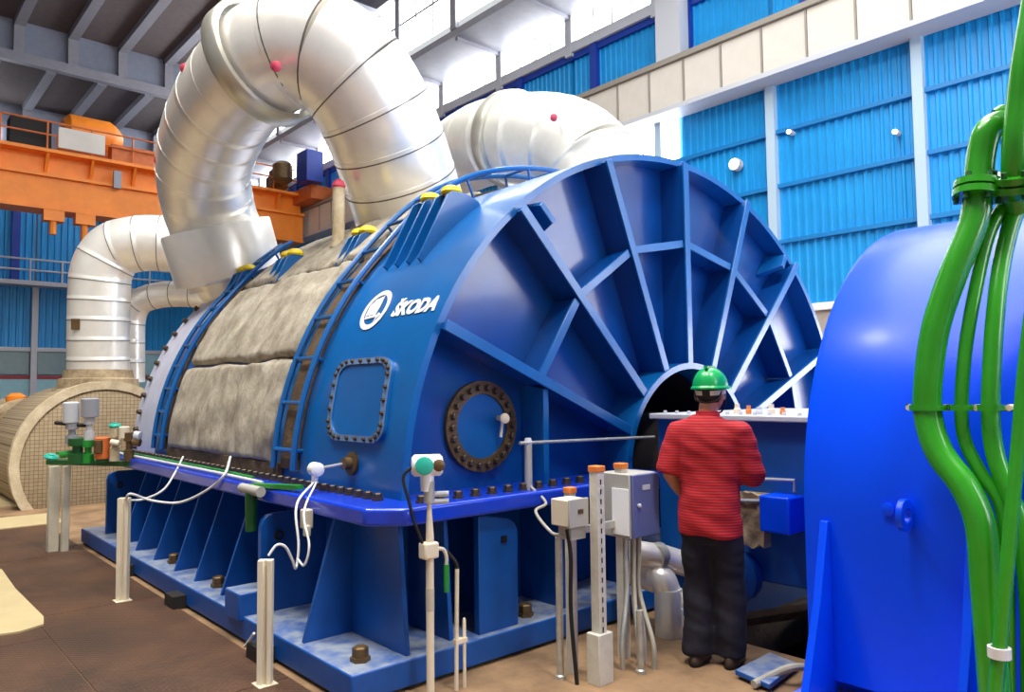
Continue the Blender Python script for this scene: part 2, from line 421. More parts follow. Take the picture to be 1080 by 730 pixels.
# ---- crane rail beam on the right wall
rb = thing('crane_rail_beam', 'long white boxed crane rail beam running along the blue wall', 'beam', (16.5, 10, 9.25))
M().box(16.42, 16.9, -6, YB, 9.22, 10.42).build('web', 'beam_white', rb)
M().box(16.28, 16.98, -6, YB, 9.1, 9.22).build('lower_flange', 'steel_light', rb)
M().box(16.3, 16.98, -6, YB, 10.42, 10.56).build('upper_flange', 'seam_grey', rb)
pmz = M().box(-.03, 0, .02, 1.1, 0, 1.16).mesh('beam_panel', 'beam_white')
stm = M().box(-.06, .02, -.022, .022, 0, 1.18).mesh('stiffener', 'seam_grey')
for k in range(42):
    y = -1+k*BAY/3
    shared('beam_panel', pmz, rb, (16.42, y, 9.24), x=(1, 0, 0)); shared('stiffener', stm, rb, (16.42, y, 9.23), x=(1, 0, 0))

# ---- overhead crane
cr = thing('overhead_crane', 'orange overhead travelling crane spanning the hall below the dark roof', 'crane', (6, 33, 8.8))
YC = 33.0
M().box(-12, 16.1, YC, YC+.9, 8.85, 10.05).build('girder_web', 'orange', cr)
M().box(-12, 16.1, YC-.18, YC+1.0, 10.02, 10.14).build('girder_flange', 'orange', cr)
M().box(-12, 16.1, YC-.12, YC+1.0, 8.76, 8.86).build('girder_flange', 'orange', cr)
M().box(-12, 16.1, YC+.25, YC+1.0, 10.1, 10.95).build('upper_web', 'orange', cr)
M().box(-12, 16.1, YC-.35, YC+1.2, 10.92, 11.05).build('walkway_deck', 'orange', cr)
gus = M().prism([(0, 0, 0), (0, -.5, .82), (0, 0, .82)], (.1, 0, 0)).mesh('bracket', 'orange')
for k in range(17): o = bpy.data.objects.new('bracket', gus); COL.objects.link(o); o.location = (-10+1.55*k, YC+.25, 10.12); attach(o, cr)
for z in (11.6, 12.1): M().cyl((-12, YC-.3, z), (16, YC-.3, z), .035, n=6).build('handrail', 'orange_dark', cr)
for k in range(18): M().cyl((-11+1.5*k, YC-.3, 11.05), (-11+1.5*k, YC-.3, 12.1), .035, n=6).build('rail_post', 'orange_dark', cr)
def cp(x, y): return P(x, y, 1, YC+.3)
a, b = cp(58, 143), cp(106, 167)
M().box(a.x, b.x, YC-.4, YC-.34, 11.15, 11.95).build('notice_board', 'beam_white', cr)
M().box(a.x-1.5, a.x-.15, YC+.1, YC+.9, 11.05, 12.2).build('control_cabinet', 'dark', cr)
M().box(a.x+.2, a.x+5, YC+1.0, YC+1.8, 11.05, 12.1).build('trolley_frame', 'orange_dark', cr)
c = cp(104, 136)
M().lathe([(.5, -1.1), (.72, -.9), (.72, .6), (.6, .8), (.3, 1.1)], (c.x, YC+1.3, 12.35), (1, 0, 0), 18).build('hoist_drum', 'orange', cr)
M().box(b.x+.3, b.x+2.3, YC-.2, YC+.4, 11.05, 11.75).build('motor_box', 'orange_dark', cr)
c = cp(120, 193); M().box(c.x-.14, c.x+.14, YC-.3, YC-.1, 9.95, 10.65).build('lamp', 'steel_grey', cr)
for px, py, ln in ((55, 228, .5), (88, 232, .6)):
    c = cp(px, py); M().box(c.x-.35, c.x+.35, YC-.1, YC+.4, 8.35, 8.8).cyl((c.x, YC+.1, 8.35), (c.x, YC+.1, 8.35-ln), .13, n=8).build('hook_block', 'orange', cr)
M().box(15.7, 16.85, YC-1.6, YC+2.6, 10.58, 11.2).build('end_truck', 'orange_dark', cr)
for dx in (-1.0, .2, 1.4): M().lathe([(.3, 0), (.45, .15), (.45, .8), (.3, .95)], (15.0+dx*.3, YC+.2+dx, 11.25), (0, 0, 1), 12).build('motor', 'rust_ring', cr)
M().box(15.2, 16.0, YC-2.2, YC-1.2, 11.2, 12.6).build('control_cabinet', 'deep_blue', cr)

# ---- the rest of the hall, behind and beside the camera
hl = struct(M().box(-12.3, -12, -6, YB, 0, 18.4).build('wall_left', 'hall_wall'))
hf = struct(M().box(-12.3, XW+.3, -6.3, -6, 0, 18.4).build('wall_front', 'hall_wall'))
for k, (xa, xb) in enumerate(((3.0, 4.6), (7.6, 9.6), (10.6, 12.6), (13.6, 15.6))):  # unseen glowing windows, added so the glossy end wall picks up bright reflections
    wn = struct(M().box(xa, xb, -6.0, -5.95, 2.6, 7.6).build('window_%d' % (70+k), 'win_lit'))
    for t in (1, 2): M().box(xa+(xb-xa)*t/3-.04, xa+(xb-xa)*t/3+.04, -5.95, -5.9, 2.6, 7.6).build('mullion', 'steel_grey', wn)
    for z in (4.2, 5.9): M().box(xa, xb, -5.95, -5.9, z-.04, z+.04).build('transom', 'steel_grey', wn)
wn = struct(M().box(XW-.06, XW-.03, -5.2, 1.4, .3, 3.3).build('window_80', 'win_lit'))  # unseen lit pane added to give the end wall a pale glow
for k in range(1, 5): M().box(XW-.1, XW-.06, -5.2+1.32*k-.04, -5.2+1.32*k+.04, .3, 3.3).build('mullion', 'steel_grey', wn)
M().box(-12.3, 1.5, -6.3, 27, 18.3, 18.5).box(10.5, XS+.2, -6.3, 27, 18.3, 18.5).build('roof_deck', 'roof_dark', ce)
M().box(XS-.1, XS+.2, -6, 27, 16.4, 18.4).build('monitor_wall', 'roof_wall', ce)

# ---- lamps on the right wall
for (px, py, lab) in ((774, 173, 'small round floodlight glowing on the blue wall above the turbine rim'), (832, 139, 'tiny wall lamp glinting on the blue girt near the pale column'), (944, 139, 'tiny wall lamp glinting between the two pale columns')):
    p = P(px, py, 0, XW-.2); r = .13 if px == 774 else .05
    l = thing('wall_lamp', lab, 'lamp', p, 'lamps on the blue wall')
    M().cyl(p+Vector((.2, 0, 0)), p, r*1.2, r*1.2, 14).build('housing', 'steel_light', l)
    M().lathe([(r, 0), (r*.9, .04), (.01, .07)], p, (-1, 0, 0), 14).build('lens', 'lamp_lit', l)

# ================================================================== TURBINE
AX, BZ, XC, ZC = 2.87, 2.66, 5.38, .97
def sp(th, y, off=0.0):      # point on the casing: th degrees up from the near joint
    t = R(th); return Vector((XC-(AX+off)*math.cos(t), y, ZC+(BZ+off)*math.sin(t)))
def sn(th):
    t = R(th); return Vector((-math.cos(t)/AX, 0, math.sin(t)/BZ)).normalized()
Y0, Y1, Y2, YP = 3.83, 8.6, 9.45, 4.02
tb = thing('turbine_casing', 'huge blue half-round turbine casing with a ribbed end wall and white lettering', 'turbine', (5.38, 6.5, .9))
def shell(a, b, off, thick, n=72):
    return M().slab(lambda u, v: sp(180*u, a+(b-a)*v, off), lambda u, v: sp(180*u, a+(b-a)*v, off-thick), n, 4)
shell(Y0, Y1, 0, .05).build('shell', 'blue', tb)
shell(Y1, Y2, -.01, .05).build('rear_shell', 'lavender', tb, label='pale lavender rear section')
M().prism([sp(180*k/72, Y2-.05, -.03) for k in range(73)], (0, .05, 0)).build('rear_plate', 'lavender', tb)
# end plate with hub opening
vs = []; fs = []; N = 64; RH = .82; ZH = 1.0
for k in range(N+1):
    t = math.pi*k/N
    o_ = sp(180*k/N, YP, -.03); i_ = Vector((XC-RH*math.cos(t), YP, ZH+RH*math.sin(t)))
    vs += [o_, i_, o_+Vector((0, .05, 0)), i_+Vector((0, .05, 0))]
for k in range(N):
    a = 4*k; b = a+4; fs += [(a, b, b+1, a+1), (a+2, a+3, b+3, b+2), (a+1, b+1, b+3, a+3)]
fs += [(0, 1, 3, 2), (4*N, 4*N+2, 4*N+3, 4*N+1)]
M().add(vs, fs).build('end_plate', 'blue_face', tb)
# dark bore behind the hub opening
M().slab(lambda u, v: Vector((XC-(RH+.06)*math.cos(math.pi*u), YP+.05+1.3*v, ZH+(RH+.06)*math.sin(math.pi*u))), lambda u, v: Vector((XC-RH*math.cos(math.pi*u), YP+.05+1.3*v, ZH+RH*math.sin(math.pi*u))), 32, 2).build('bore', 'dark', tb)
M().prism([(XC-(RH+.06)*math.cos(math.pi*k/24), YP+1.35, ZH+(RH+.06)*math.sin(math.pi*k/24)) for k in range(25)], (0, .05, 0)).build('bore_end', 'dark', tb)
# radial ribs with a narrow cover strip on the front edge
YR = 3.77
def pol(ang, r, y): return Vector((XC+r*math.cos(R(ang)), y, ZH+r*math.sin(R(ang))))
def rim(ang):
    c, s = math.cos(R(ang)), math.sin(R(ang)); lo, hi = 0, 4
    for _ in range(40):
        m_ = (lo+hi)/2; p = (m_*c/AX)**2+((ZH-ZC+m_*s)/BZ)**2
        lo, hi = (m_, hi) if p < 1 else (lo, m_)
    return lo
angs = [22.5*k for k in range(1, 8)]
for a in angs:
    r1 = rim(a)-.02; t = Vector((-math.sin(R(a)), 0, math.cos(R(a)))); d = Vector((math.cos(R(a)), 0, math.sin(R(a))))
    web = [pol(a, RH+.02, YP+.01), pol(a, RH+.02, YR), pol(a, r1-.02, YR), pol(a, r1-.02, YP+.01)]
    rb_ = M().prism([p-t*.025 for p in web], t*.05).build('radial_rib', 'blue_face', tb, bevel=.004)
    M().obox((pol(a, RH, YR)+pol(a, r1, YR))/2, d*(r1-RH-.02)/2, t*.036, Vector((0, .01, 0))).build('cover_strip', 'blue', rb_, bevel=.004)
for a in (0.9, 179.1):
    pass
allr = [0]+angs+[180]
for a, b in zip(allr[:-1], allr[1:]):
    p, q = pol(a, 1.9, 0), pol(b, 1.9, 0)
    if a == 0: p = p+Vector((0, 0, .1))
    if b == 180:
        continue
    d = (q-p).normalized(); p = p+d*.04; q = q-d*.04
    up = Vector((0, 1, 0)).cross(d)
    st = M().obox((p+q)/2+Vector((0, (YP+YR+.02)/2, 0)), d*((q-p).length/2), up*.022, Vector((0, (YP-YR-.02)/2, 0))).build('ring_stiffener', 'blue_face', tb, bevel=.004)
    M().obox((p+q)/2+Vector((0, YR+.02, 0)), d*((q-p).length/2), up*.032, Vector((0, .01, 0))).build('cover_strip', 'blue', st, bevel=.004)
# hub ring
M().slab(lambda u, v: pol(180*u, RH+.05-.05*v*0, YR-.02+v*(YP-YR+.04)), lambda u, v: pol(180*u, RH, YR-.02+v*(YP-YR+.04)), 40, 1).build('hub_ring', 'blue', tb)
# vertical gusset under the lowest rib, lifting lugs
M().prism([(3.66, YR+.02, 1.0), (3.66, YR+.02, 1.66), (3.66, YP, 1.70), (3.66, YP, 1.0)], (.05, 0, 0)).build('gusset', 'blue', tb, bevel=.004)
for a in (131, 49, 90.001):
    if a > 80 and a < 100: continue
    p = pol(a, rim(a)-.22, YP); d = (p-pol(a, 0, YP)).normalized(); t = Vector((-d.z, 0, d.x))
    M().prism([p-d*.14-t*.02, p+d*.14-t*.02, p+d*.12-t*.02-Vector((0, .24, 0)), p-d*.04-t*.02-Vector((0, .26, 0))], t*.05).build('lifting_lug', 'blue', tb, bevel=.006)
# bolted round manhole
mh = M().lathe([(.0, 0), (.23, 0), (.23, .01), (.235, .02)], (3.27, YP, 1.41), (0, -1, 0), 40).build('manhole_cover', 'blue', tb)
M().lathe([(.22, -.005), (.22, .035), (.31, .035), (.31, -.005)], (3.27, YP, 1.41), (0, -1, 0), 48, True).build('manhole_ring', 'rust_ring', mh)
bl = hexbolt('bolt', 'bolt', .021, .03)
for k in range(22):
    a = 2*math.pi*k/22; shared('bolt', bl, mh, (3.27+.265*math.cos(a), YP-.034, 1.41+.265*math.sin(a)), (0, -1, 0))
M().cyl((3.42, YP-.02, 1.46), (3.42, YP-.09, 1.46), .018, n=10).lathe([(.032, 0), (.038, .012), (.034, .03), (.015, .036)], (3.42, YP-.08, 1.46), (-.4, -1, 0), 14).cyl((3.42, YP-.07, 1.46), (3.40, YP-.07, 1.33), .010, n=8).build('pressure_gauge', 'cream', mh, label='small cream gauge on the manhole')
# bolted hatch on the casing side
def hpt(u, v, off):
    return sp(7.6+(19.9-7.6)*v, 4.82+(4.08-4.82)*u-.06*v*0+.1*(v-.5)*.9, off)
def rr(s):   # rounded-rect parameter -> (u,v)
    s = s % 1; c = .2; pts = []
    q = int(s*4); f = s*4-q
    cs = [((1-c, 1-c), 0), ((c, 1-c), 90), ((c, c), 180), ((1-c, c), 270)]
    (cx, cy), a0 = cs[q]
    if f < .5:
        an = R(a0+90*f*2); return cx+c*math.cos(an), cy+c*math.sin(an)
    n2 = cs[(q+1) % 4]; g = (f-.5)*2; an = R(a0+90)
    ax_, ay_ = cx+c*math.cos(an), cy+c*math.sin(an); bx_, by_ = n2[0][0]+c*math.cos(R(n2[1])), n2[0][1]+c*math.sin(R(n2[1]))
    return ax_+(bx_-ax_)*g, ay_+(by_-ay_)*g
def ins(uv, k): return (.5+(uv[0]-.5)*k, .5+(uv[1]-.5)*k)
hh = M(); n = 64; lay = [(1, 0), (1, .025), (.84, .025), (.84, .018)]
vs = []; fs = []
for (k, off) in lay: vs += [hpt(*ins(rr(j/n), k), off) for j in range(n)]
for i in range(3):
    for j in range(n): fs.append((i*n+j, i*n+(j+1) % n, (i+1)*n+(j+1) % n, (i+1)*n+j))
fs.append(tuple(range(3*n, 4*n)))
hat = hh.add(vs, fs).build('access_hatch', 'blue', tb)
fr = []; ff = []
for (k, off) in ((.995, .02), (.995, .03), (.85, .03), (.85, .02)): fr += [hpt(*ins(rr(j/n), k), off) for j in range(n)]
for i in range(4):
    for j in range(n): ff.append((i*n+j, i*n+(j+1) % n, ((i+1) % 4)*n+(j+1) % n, ((i+1) % 4)*n+j))
M().add(fr, ff).build('hatch_frame', 'hatch_grey', hat)
hb = hexbolt('bolt', 'bolt', .013, .018)
for j in range(30):
    s = j/30; p = hpt(*ins(rr(s), .925), .03); shared('bolt', hb, hat, p, sn(13))
M().lathe([(.0, 0), (.075, 0), (.075, .02), (.04, .025), (.04, .07), (.02, .07)], sp(4.6, 4.42, 0), sn(4), 20).build('boss', 'rust_ring', tb, label='brown bolted boss')
# emblem and lettering, wrapped onto the casing
KM = 1/(BZ*math.pi/180)
def wrap(x, y, yc, th, off): return sp(th+y*KM*1.02, yc-x, off)
em = M()
def blob(poly, off=.004):
    em.prism([wrap(x, y, 4.69, 28.6, off) for x, y in poly], sn(28.6)*.004)
ring = [(.165*math.cos(R(k*10)), .165*math.sin(R(k*10))) for k in range(37)]; ri = [(.125*math.cos(R(k*10)), .125*math.sin(R(k*10))) for k in range(37)]
for k in range(36): blob([ring[k], ring[k+1], ri[k+1], ri[k]])
blob([(-.02, .10), (.03, .115), (.045, .02), (.035, -.045), (-.0, -.05)])
blob([(-.07, .085), (-.03, .10), (-.01, -.04), (-.05, -.05)])
blob([(-.105, .04), (-.08, .075), (-.06, -.04), (-.1, -.05)])
blob([(-.09, -.075), (.06, -.065), (.05, -.105), (.11, -.045), (.07, -.03), (.06, -.05), (-.09, -.055)])
em.build('emblem', 'white_paint', tb, label='round white winged emblem')
cu_ = bpy.data.curves.new('lettering', 'FONT'); cu_.body = 'ŠKODA'; cu_.size = 1; cu_.shear = .25; cu_.extrude = .02; cu_.offset = .05; cu_.resolution_u = 3
to = bpy.data.objects.new('lettering_curve', cu_); COL.objects.link(to)
dg = bpy.context.evaluated_depsgraph_get(); tme = bpy.data.meshes.new_from_object(to.evaluated_get(dg))
bpy.data.objects.remove(to)
xs_ = [v.co.x for v in tme.vertices]; x0_, x1_ = min(xs_), max(xs_); yh = .72
for v in tme.vertices:
    u = (v.co.x-x0_)/(x1_-x0_); v.co = wrap(u*.52, (v.co.y)/yh*.105, 4.43, 26.9, .004+(.003 if v.co.z > 0 else 0))
tme.name = 'lettering'; tme.materials.clear(); tme.materials.append(MATS['white_paint'])
o = bpy.data.objects.new('lettering', tme); COL.objects.link(o); attach(o, tb)
# joint flange with bolts
fm = M().prism([(2.19, 3.72, .9), (2.36, 3.55, .9), (8.4, 3.55, .9), (8.57, 3.72, .9), (8.57, 9.5, .9), (2.19, 9.5, .9)], (0, 0, .1))
fm.build('joint_flange', 'blue_flange', tb, bevel=.018)
fb = hexbolt('flange_bolt', 'bolt', .028, .045)
for k in range(48): shared('flange_bolt', fb, tb, (2.42, 3.95+.112*k, 1.0))
for k in range(20):
    x = 2.55+.135*k
    if abs(x-XC) > .9: shared('flange_bolt', fb, tb, (x, 3.68, 1.0))
for k in range(16):
    th = 2+4.2*k; shared('flange_bolt', fb, tb, sp(th, 9.3, 0), sn(th))
M().slab(lambda u, v: sp(-.2+3.4*u, 5.45+2.6*v, .05), lambda u, v: sp(-.2+3.4*u, 5.45+2.6*v, 0), 2, 4).build('joint_strip', 'brown_strip', tb)
# ladder-like access rails curving over the casing
def rail(yc, wd, th0, th1, step, parent_y):
    M().slab(lambda u, v: sp(th0+(th1-th0)*u, yc-wd*.42+wd*.84*v, .018), lambda u, v: sp(th0+(th1-th0)*u, yc-wd*.42+wd*.84*v, .002), 40, 1).build('joint_strip', 'brown_strip', tb)
    ld = M()
    def off(th):
        t = max(0, min(1, (th-38)/30)); return .06+.13*t*t*(3-2*t)
    lr = None
    for s in (-1, 1):
        o = M().tube([sp(th, yc+s*wd/2, off(th)) for th in [th0+(th1-th0)*k/48 for k in range(49)]], .024, 8).build('ladder_rail', 'blue', tb)
        lr = lr or o
    th = th0+3
    while th < th1-1:
        M().cyl(sp(th, yc-wd/2, off(th)), sp(th, yc+wd/2, off(th)), .016, n=8).build('rung', 'blue', lr)
        if int((th-th0-3)/step+.5) % 2 == 0:
            for s in (-1, 1): M().cyl(sp(th, yc+s*wd/2, -.02), sp(th, yc+s*wd/2, off(th)), .014, n=6).build('standoff', 'blue', lr)
        th += step
rail(5.33, .33, 2.5, 88, 7.4, 0)
rail(8.32, .27, 2.5, 60, 5.2, 0)
# brackets with yellow caps on the shoulder
for (y, n, wid, top, tl) in ((4.70, 4, .46, 3.16, 37.5), (5.86, 3, .22, 3.06, 42), (7.32, 3, .26, 3.07, 42), (8.48, 3, .26, 3.06, 42)):
    b0 = None
    for k in range(n):
        yy = y-wid/2+wid*k/(n-1)
        pl = [sp(tl, yy, -.02), sp(tl, yy, .04), (3.34, yy, top-.03), (3.39, yy, top), (3.52, yy, top), sp(53, yy, .03), sp(53, yy, -.02)]
        o = M().prism([Vector(p)-Vector((0, .011, 0)) for p in pl], (0, .022, 0)).build('shoulder_bracket', 'blue', tb, bevel=.003)
        b0 = b0 or o
    for s in (-1, 1):
        M().lathe([(.05, -.05), (.05, 0), (.075, .0), (.085, .02), (.07, .055), (.035, .07)], (3.45, y+s*wid*.3, top), (0, 0, 1), 16).build('yellow_cap', 'yellow', b0, label='yellow cap')

# ---- quilted insulation blankets
def blanket(y0, y1, t0, t1, seed, lab):
    def h(u, v):
        y = y0+(y1-y0)*v; th = t0+(t1-t0)*u
        e = min(u, 1-u)*(t1-t0)*.046; g = min(v, 1-v)*(y1-y0); e = min(e, g)
        puff = min(1, e/.04)**.5
        q = noise.noise(Vector((y*3.3, th*.055, seed)))*.036+noise.noise(Vector((y*9, th*.16, seed+5)))*.026+noise.noise(Vector((y*2.2+th*.05, th*.28, seed+9)))*.012
        seam = -.018*math.exp(-(((y-y0) % .62-.31)/.035)**2)
        return .022+puff*(.045+q+seam)
    def fo(u, v):
        wob = .05*noise.noise(Vector((u*5, seed, v*3)))
        th = t0+(t1-t0)*u+(1.1*noise.noise(Vector((v*4, seed, 0))) if u in (0, 1) else 0)
        return sp(th, y0+(y1-y0)*v+wob*.6, h(u, v))
    def fi(u, v):
        wob = .05*noise.noise(Vector((u*5, seed, v*3)))
        th = t0+(t1-t0)*u+(1.1*noise.noise(Vector((v*4, seed, 0))) if u in (0, 1) else 0)
        return sp(th, y0+(y1-y0)*v+wob*.6, .005)
    o = M().slab(fo, fi, 44, 56).build('insulation_blanket', 'blanket', None, ang=80)
    tag(o, lab, 'blanket', 'insulation blankets on the casing')
blanket(5.58, 7.98, 3.0, 20.6, 1, 'grey quilted insulation blanket nearest the flange, lowest on the casing')
blanket(5.56, 7.98, 21.2, 41.5, 4, 'grey quilted insulation blanket in the middle of the casing side')
blanket(5.50, 8.02, 42.0, 74, 7, 'grey quilted insulation blanket draped over the casing shoulder below the big pipe')

# ================================================================== BASE FRAME
bf = thing('turbine_base_frame', 'blue welded steel base frame with slanted gussets under the turbine', 'base frame', (5.38, 6.5, 0))
M().box(2.03, 8.7, 3.57, 9.55, .02, .17).build('bottom_plate', 'blue_base', bf, bevel=.01)
M().box(2.1, 8.6, 3.66, 9.45, 0, .02).build('grout_bed', 'dark', bf)
M().box(2.62, 2.68, 4.1, 9.4, .17, .9).build('side_web', 'blue_base', bf)
M().box(2.62, 8.1, 4.1, 4.16, .17, .9).build('front_web', 'blue_base', bf)
def sideg(y, xb=2.12, xt=2.36): M().prism([(2.63, y-.015, .17), (xb, y-.015, .17), (xt, y-.015, .9), (2.63, y-.015, .9)], (0, .03, 0)).build('gusset', 'blue_base', bf, bevel=.003)
for y in (5.64, 6.2, 6.68, 7.24, 7.8, 8.3): sideg(y)
def lugplate(pts, off):
    return M().prism(pts, off).build('lug_plate', 'blue_base', bf, bevel=.004)
def side_lug(y):
    pr = [(2.63, .17), (2.14, .17), (2.14, .74), (2.155, .79), (2.19, .82), (2.25, .83), (2.63, .83)]
    o = lugplate([(x, y, z) for x, z in pr], (0, .05, 0))
    M().lathe([(.035, 0), (.035, .012), (.02, .012)], (2.26, y-.012, .68), (0, -1, 0), 14, True).build('lug_hole', 'dark', o)
side_lug(4.98); side_lug(8.95)
def frontg(x, yb=3.66, yt=3.66): M().prism([(x-.015, 4.12, .17), (x-.015, yb, .17), (x-.015, yt+.06, .9), (x-.015, 4.12, .9)], (.03, 0, 0)).build('gusset', 'blue_base', bf, bevel=.003)
# corner plates
M().prism([(2.42, 4.22, .17), (2.08, 4.22, .17), (2.29, 4.22, .9), (2.42, 4.22, .9)], (0, .03, 0)).build('corner_plate', 'blue_base', bf, bevel=.003)
M().prism([(2.40, 4.22, .17), (2.40, 3.62, .17), (2.40, 3.70, .9), (2.40, 4.22, .9)], (.03, 0, 0)).build('corner_plate', 'blue_base', bf, bevel=.003)
for x in (2.75, 3.72, 4.5): frontg(x)
pr = [(2.93, .17), (3.25, .17), (3.25, .76), (3.23, .81), (3.18, .84), (2.98, .88), (2.93, .88)]
o = lugplate([(x, 3.62, z) for x, z in pr], (0, .05, 0))
M().box(3.19, 3.24, 3.68, 4.1, .17, .8).build('lug_web', 'blue_base', bf)
M().lathe([(.03, 0), (.03, .01), (.02, .01)], (3.13, 3.618, .72), (0, -1, 0), 4).build('lug_hole', 'black', o)
ab = hexbolt('anchor_bolt', 'rust_ring', .045, .08)
for p in ((2.18, 3.74, .17), (2.2, 5.9, .17), (2.22, 7.0, .17), (2.25, 8.6, .17), (3.4, 3.72, .17)): shared('anchor_bolt', ab, bf, p)
M().box(2.0, 2.3, 5.0, 5.25, .14, .32).build('stop_block', 'blue_base', bf, bevel=.01)
for y in (4.6, 6.2, 7.6): M().box(1.93, 2.06, y-.1, y+.1, .0, .1).build('jack_pad', 'dark', bf)

# ================================================================== PIPES
def sheet_pipe(name, label, pts, r, nseg, m='aluminium', bead=1.006, cat='pipe', group=None, n=32, sub=10, base=None, parts='cladding_sheet', seams=99):
    path = spline(pts, sub); L = [0]
    for a, b in zip(path[:-1], path[1:]): L.append(L[-1]+(b-a).length)
    def at(s):
        s = max(0, min(L[-1], s))
        for i in range(len(L)-1):
            if s <= L[i+1]+1e-9:
                t = (s-L[i])/max(1e-9, L[i+1]-L[i]); return path[i].lerp(path[i+1], t), i+t
        return path[-1], len(path)-1
    t = thing(name, label, cat, base or pts[0], group)
    K = nseg*5
    allp = [at(L[-1]*k/K) for k in range(K+1)]
    for g in range(nseg):
        seg = [allp[g*5+k][0] for k in range(6)]
        rad = r if not callable(r) else None
        rs = [(r((g*5+k)/K) if callable(r) else r)*(bead if k == 0 else 1.0) for k in range(6)]
        d = (seg[1]-seg[0]).normalized()
        seg = [seg[0]-d*.02, seg[0]+d*.025]+seg[1:]; rs = [rs[0], rs[0]]+rs[1:]
        seg.insert(2, seg[1]+d*.004); rs.insert(2, rs[3])
        sh_ = M().tube(seg, rs, n, True, up=(.3, .2, .93)).build(parts, m, t, ang=50)
        if g and g <= seams:
            a_ = seg[0]; M().lathe([(rs[0]*.97, -.006), (rs[0]+.004, -.006), (rs[0]+.004, .006), (rs[0]*.97, .006)], a_, d, n, True).build('seam_line', 'seam', sh_)
    return t, path

def collar(t, path, k, r, ln, m='aluminium_band', name='collar_band'):
    p = path[k]; d = (path[min(k+1, len(path)-1)]-path[max(k-1, 0)]).normalized()
    return M().lathe([(r*.9, -ln/2), (r*.98, -ln/2), (r, -ln/2+.02), (r, ln/2-.02), (r*.98, ln/2), (r*.9, ln/2)], p, d, 40, True).build(name, m, t)
def pins(t, pxs):
    for (px, py, dep) in pxs:
        p = W(px, py, dep); q = p+(EYE-p).normalized()*.1
        M().cyl(p+(p-EYE).normalized()*.1, q, .018, n=8).lathe([(.03, -.03), (.05, 0), (.05, .03), (.02, .05)], q, (EYE-p), 12).build('hanger_pin', 'pink', t, label='pink capped pin')

pts = [W(442, 258, 8.2), W(430, 215, 8.1), W(403, 135, 7.7), W(378, 88, 7.5), W(345, 57, 7.4), W(310, 52, 7.45), W(274, 70, 7.6), W(238, 112, 8.1), W(217, 165, 8.7), W(219, 212, 9.1), W(235, 262, 9.4), W(246, 300, 9.5)]
t, path = sheet_pipe('crossover_pipe', 'large silver-clad crossover pipe looping over the turbine casing', pts, lambda s: .60-.07*max(0, min(1, (s-.1)/.45)), 17, seams=7)
collar(t, path, 59, .65, .2)
# wider clad sleeve at the lower end
d = (path[-1]-path[-9]).normalized()
M().lathe([(.5, -.02), (.64, 0), (.65, .02), (.65, .62), (.63, .64), (.45, .66), (.36, 1.0)], W(228, 240, 9.25), d, 40).build('lower_sleeve', 'aluminium', t)
M().lathe([(.7, 0), (.7, .1), (.62, .14)], W(436, 243, 8.15), (path[6]-path[0]), 40).build('foot_collar', 'insul_light', t)
pins(t, [(195, 72, 7.75), (291, 70, 6.9), (167, 169, 8.6)])
q = W(357, 240, 7.4)-Vector((0, 0, .22)); zt = W(357, 198, 7.4).z
vt = thing('vent_stub', 'short pale vent stub with pink cap beside the crossover pipe foot', 'vent', q)
M().lathe([(.08, 0), (.085, .02), (.06, .08), (.06, zt-q.z)], q, (0, 0, 1), 16).build('stub', 'insul_light', vt)
M().lathe([(.06, 0), (.07, .02), (.05, .07), (.02, .09)], (q.x, q.y, zt), (0, 0, 1), 14).build('cap', 'pink', vt)
pts = [W(440, 185, 14.5), W(478, 168, 12.6), W(512, 152, 11.3), W(545, 147, 10.6), W(590, 150, 10.1), W(622, 172, 9.8), W(634, 215, 9.7), W(636, 260, 9.7)]
t, path = sheet_pipe('crossover_pipe', 'second white-clad crossover pipe elbow behind the casing crown', pts, .62, 12, 'pipe_white', seams=0)
collar(t, path, 29, .68, .22)
pins(t, [(480, 157, 11.6), (584, 124, 9.4)])
# slimmer steam line at the left
pts = [W(104, 400, 13.0), W(104, 350, 13.0), W(105, 310, 13.0), W(108, 284, 13), W(122, 264, 13.05), W(148, 257, 13.1), W(175, 257, 13.2), W(215, 262, 13.4)]
t, path = sheet_pipe('steam_pipe', 'silver-clad steam pipe elbow rising from the beige valve chest', pts, .485, 11, 'aluminium', group='steam pipes by the valve chest')
a = W(80, 342, 12.52); M().obox(a, RT*.07, DN*.09, FW*.02).build('name_plate', 'rust_ring', t)
pts = [W(138, 402, 13.9), W(138, 360, 13.9), W(139, 335, 13.9), W(147, 319, 13.9), W(165, 312, 13.9), W(190, 310, 13.9), W(225, 312, 13.9)]
sheet_pipe('steam_pipe', 'thinner silver pipe elbow tucked behind the left steam pipe', pts, .24, 8, 'aluminium', group='steam pipes by the valve chest')

# ---- beige insulated valve chest at the left
vc = thing('valve_chest', 'beige insulated drum-shaped valve chest beneath the left steam pipe', 'valve chest', (3.3, 14.5, 0))
vx, vy, vz = 3.05, 12.9, .62
def vcirc(r): return [(r*math.cos(k*math.pi/16), r*math.sin(k*math.pi/16)) for k in range(32)]
M().lathe([(.3, 0), (1.05, .0), (1.16, .06), (1.2, .2), (1.2, 2.6), (1.1, 2.8)], (vx, vy, vz), (0, 1, 0), 40).build('drum', 'mesh_insul', vc)
M().lathe([(1.12, .0), (1.25, .0), (1.25, .16), (1.12, .16)], (vx, vy, vz), (0, 1, 0), 40, True).build('rim_band', 'insul_light', vc)
M().lathe([(1.0, 0), (1.12, .12), (1.12, 2.2), (1.0, 2.3)], (2.55, 15.6, .5), (0, 1, 0), 32).build('rear_drum', 'insul', vc)
c = W(104, 405, 13.0)
M().lathe([(.68, -.35), (.7, -.1), (.64, -.08), (.62, .08), (.55, .1), (.53, .24)], c, (0, 0, 1), 32).build('neck', 'insul', vc)
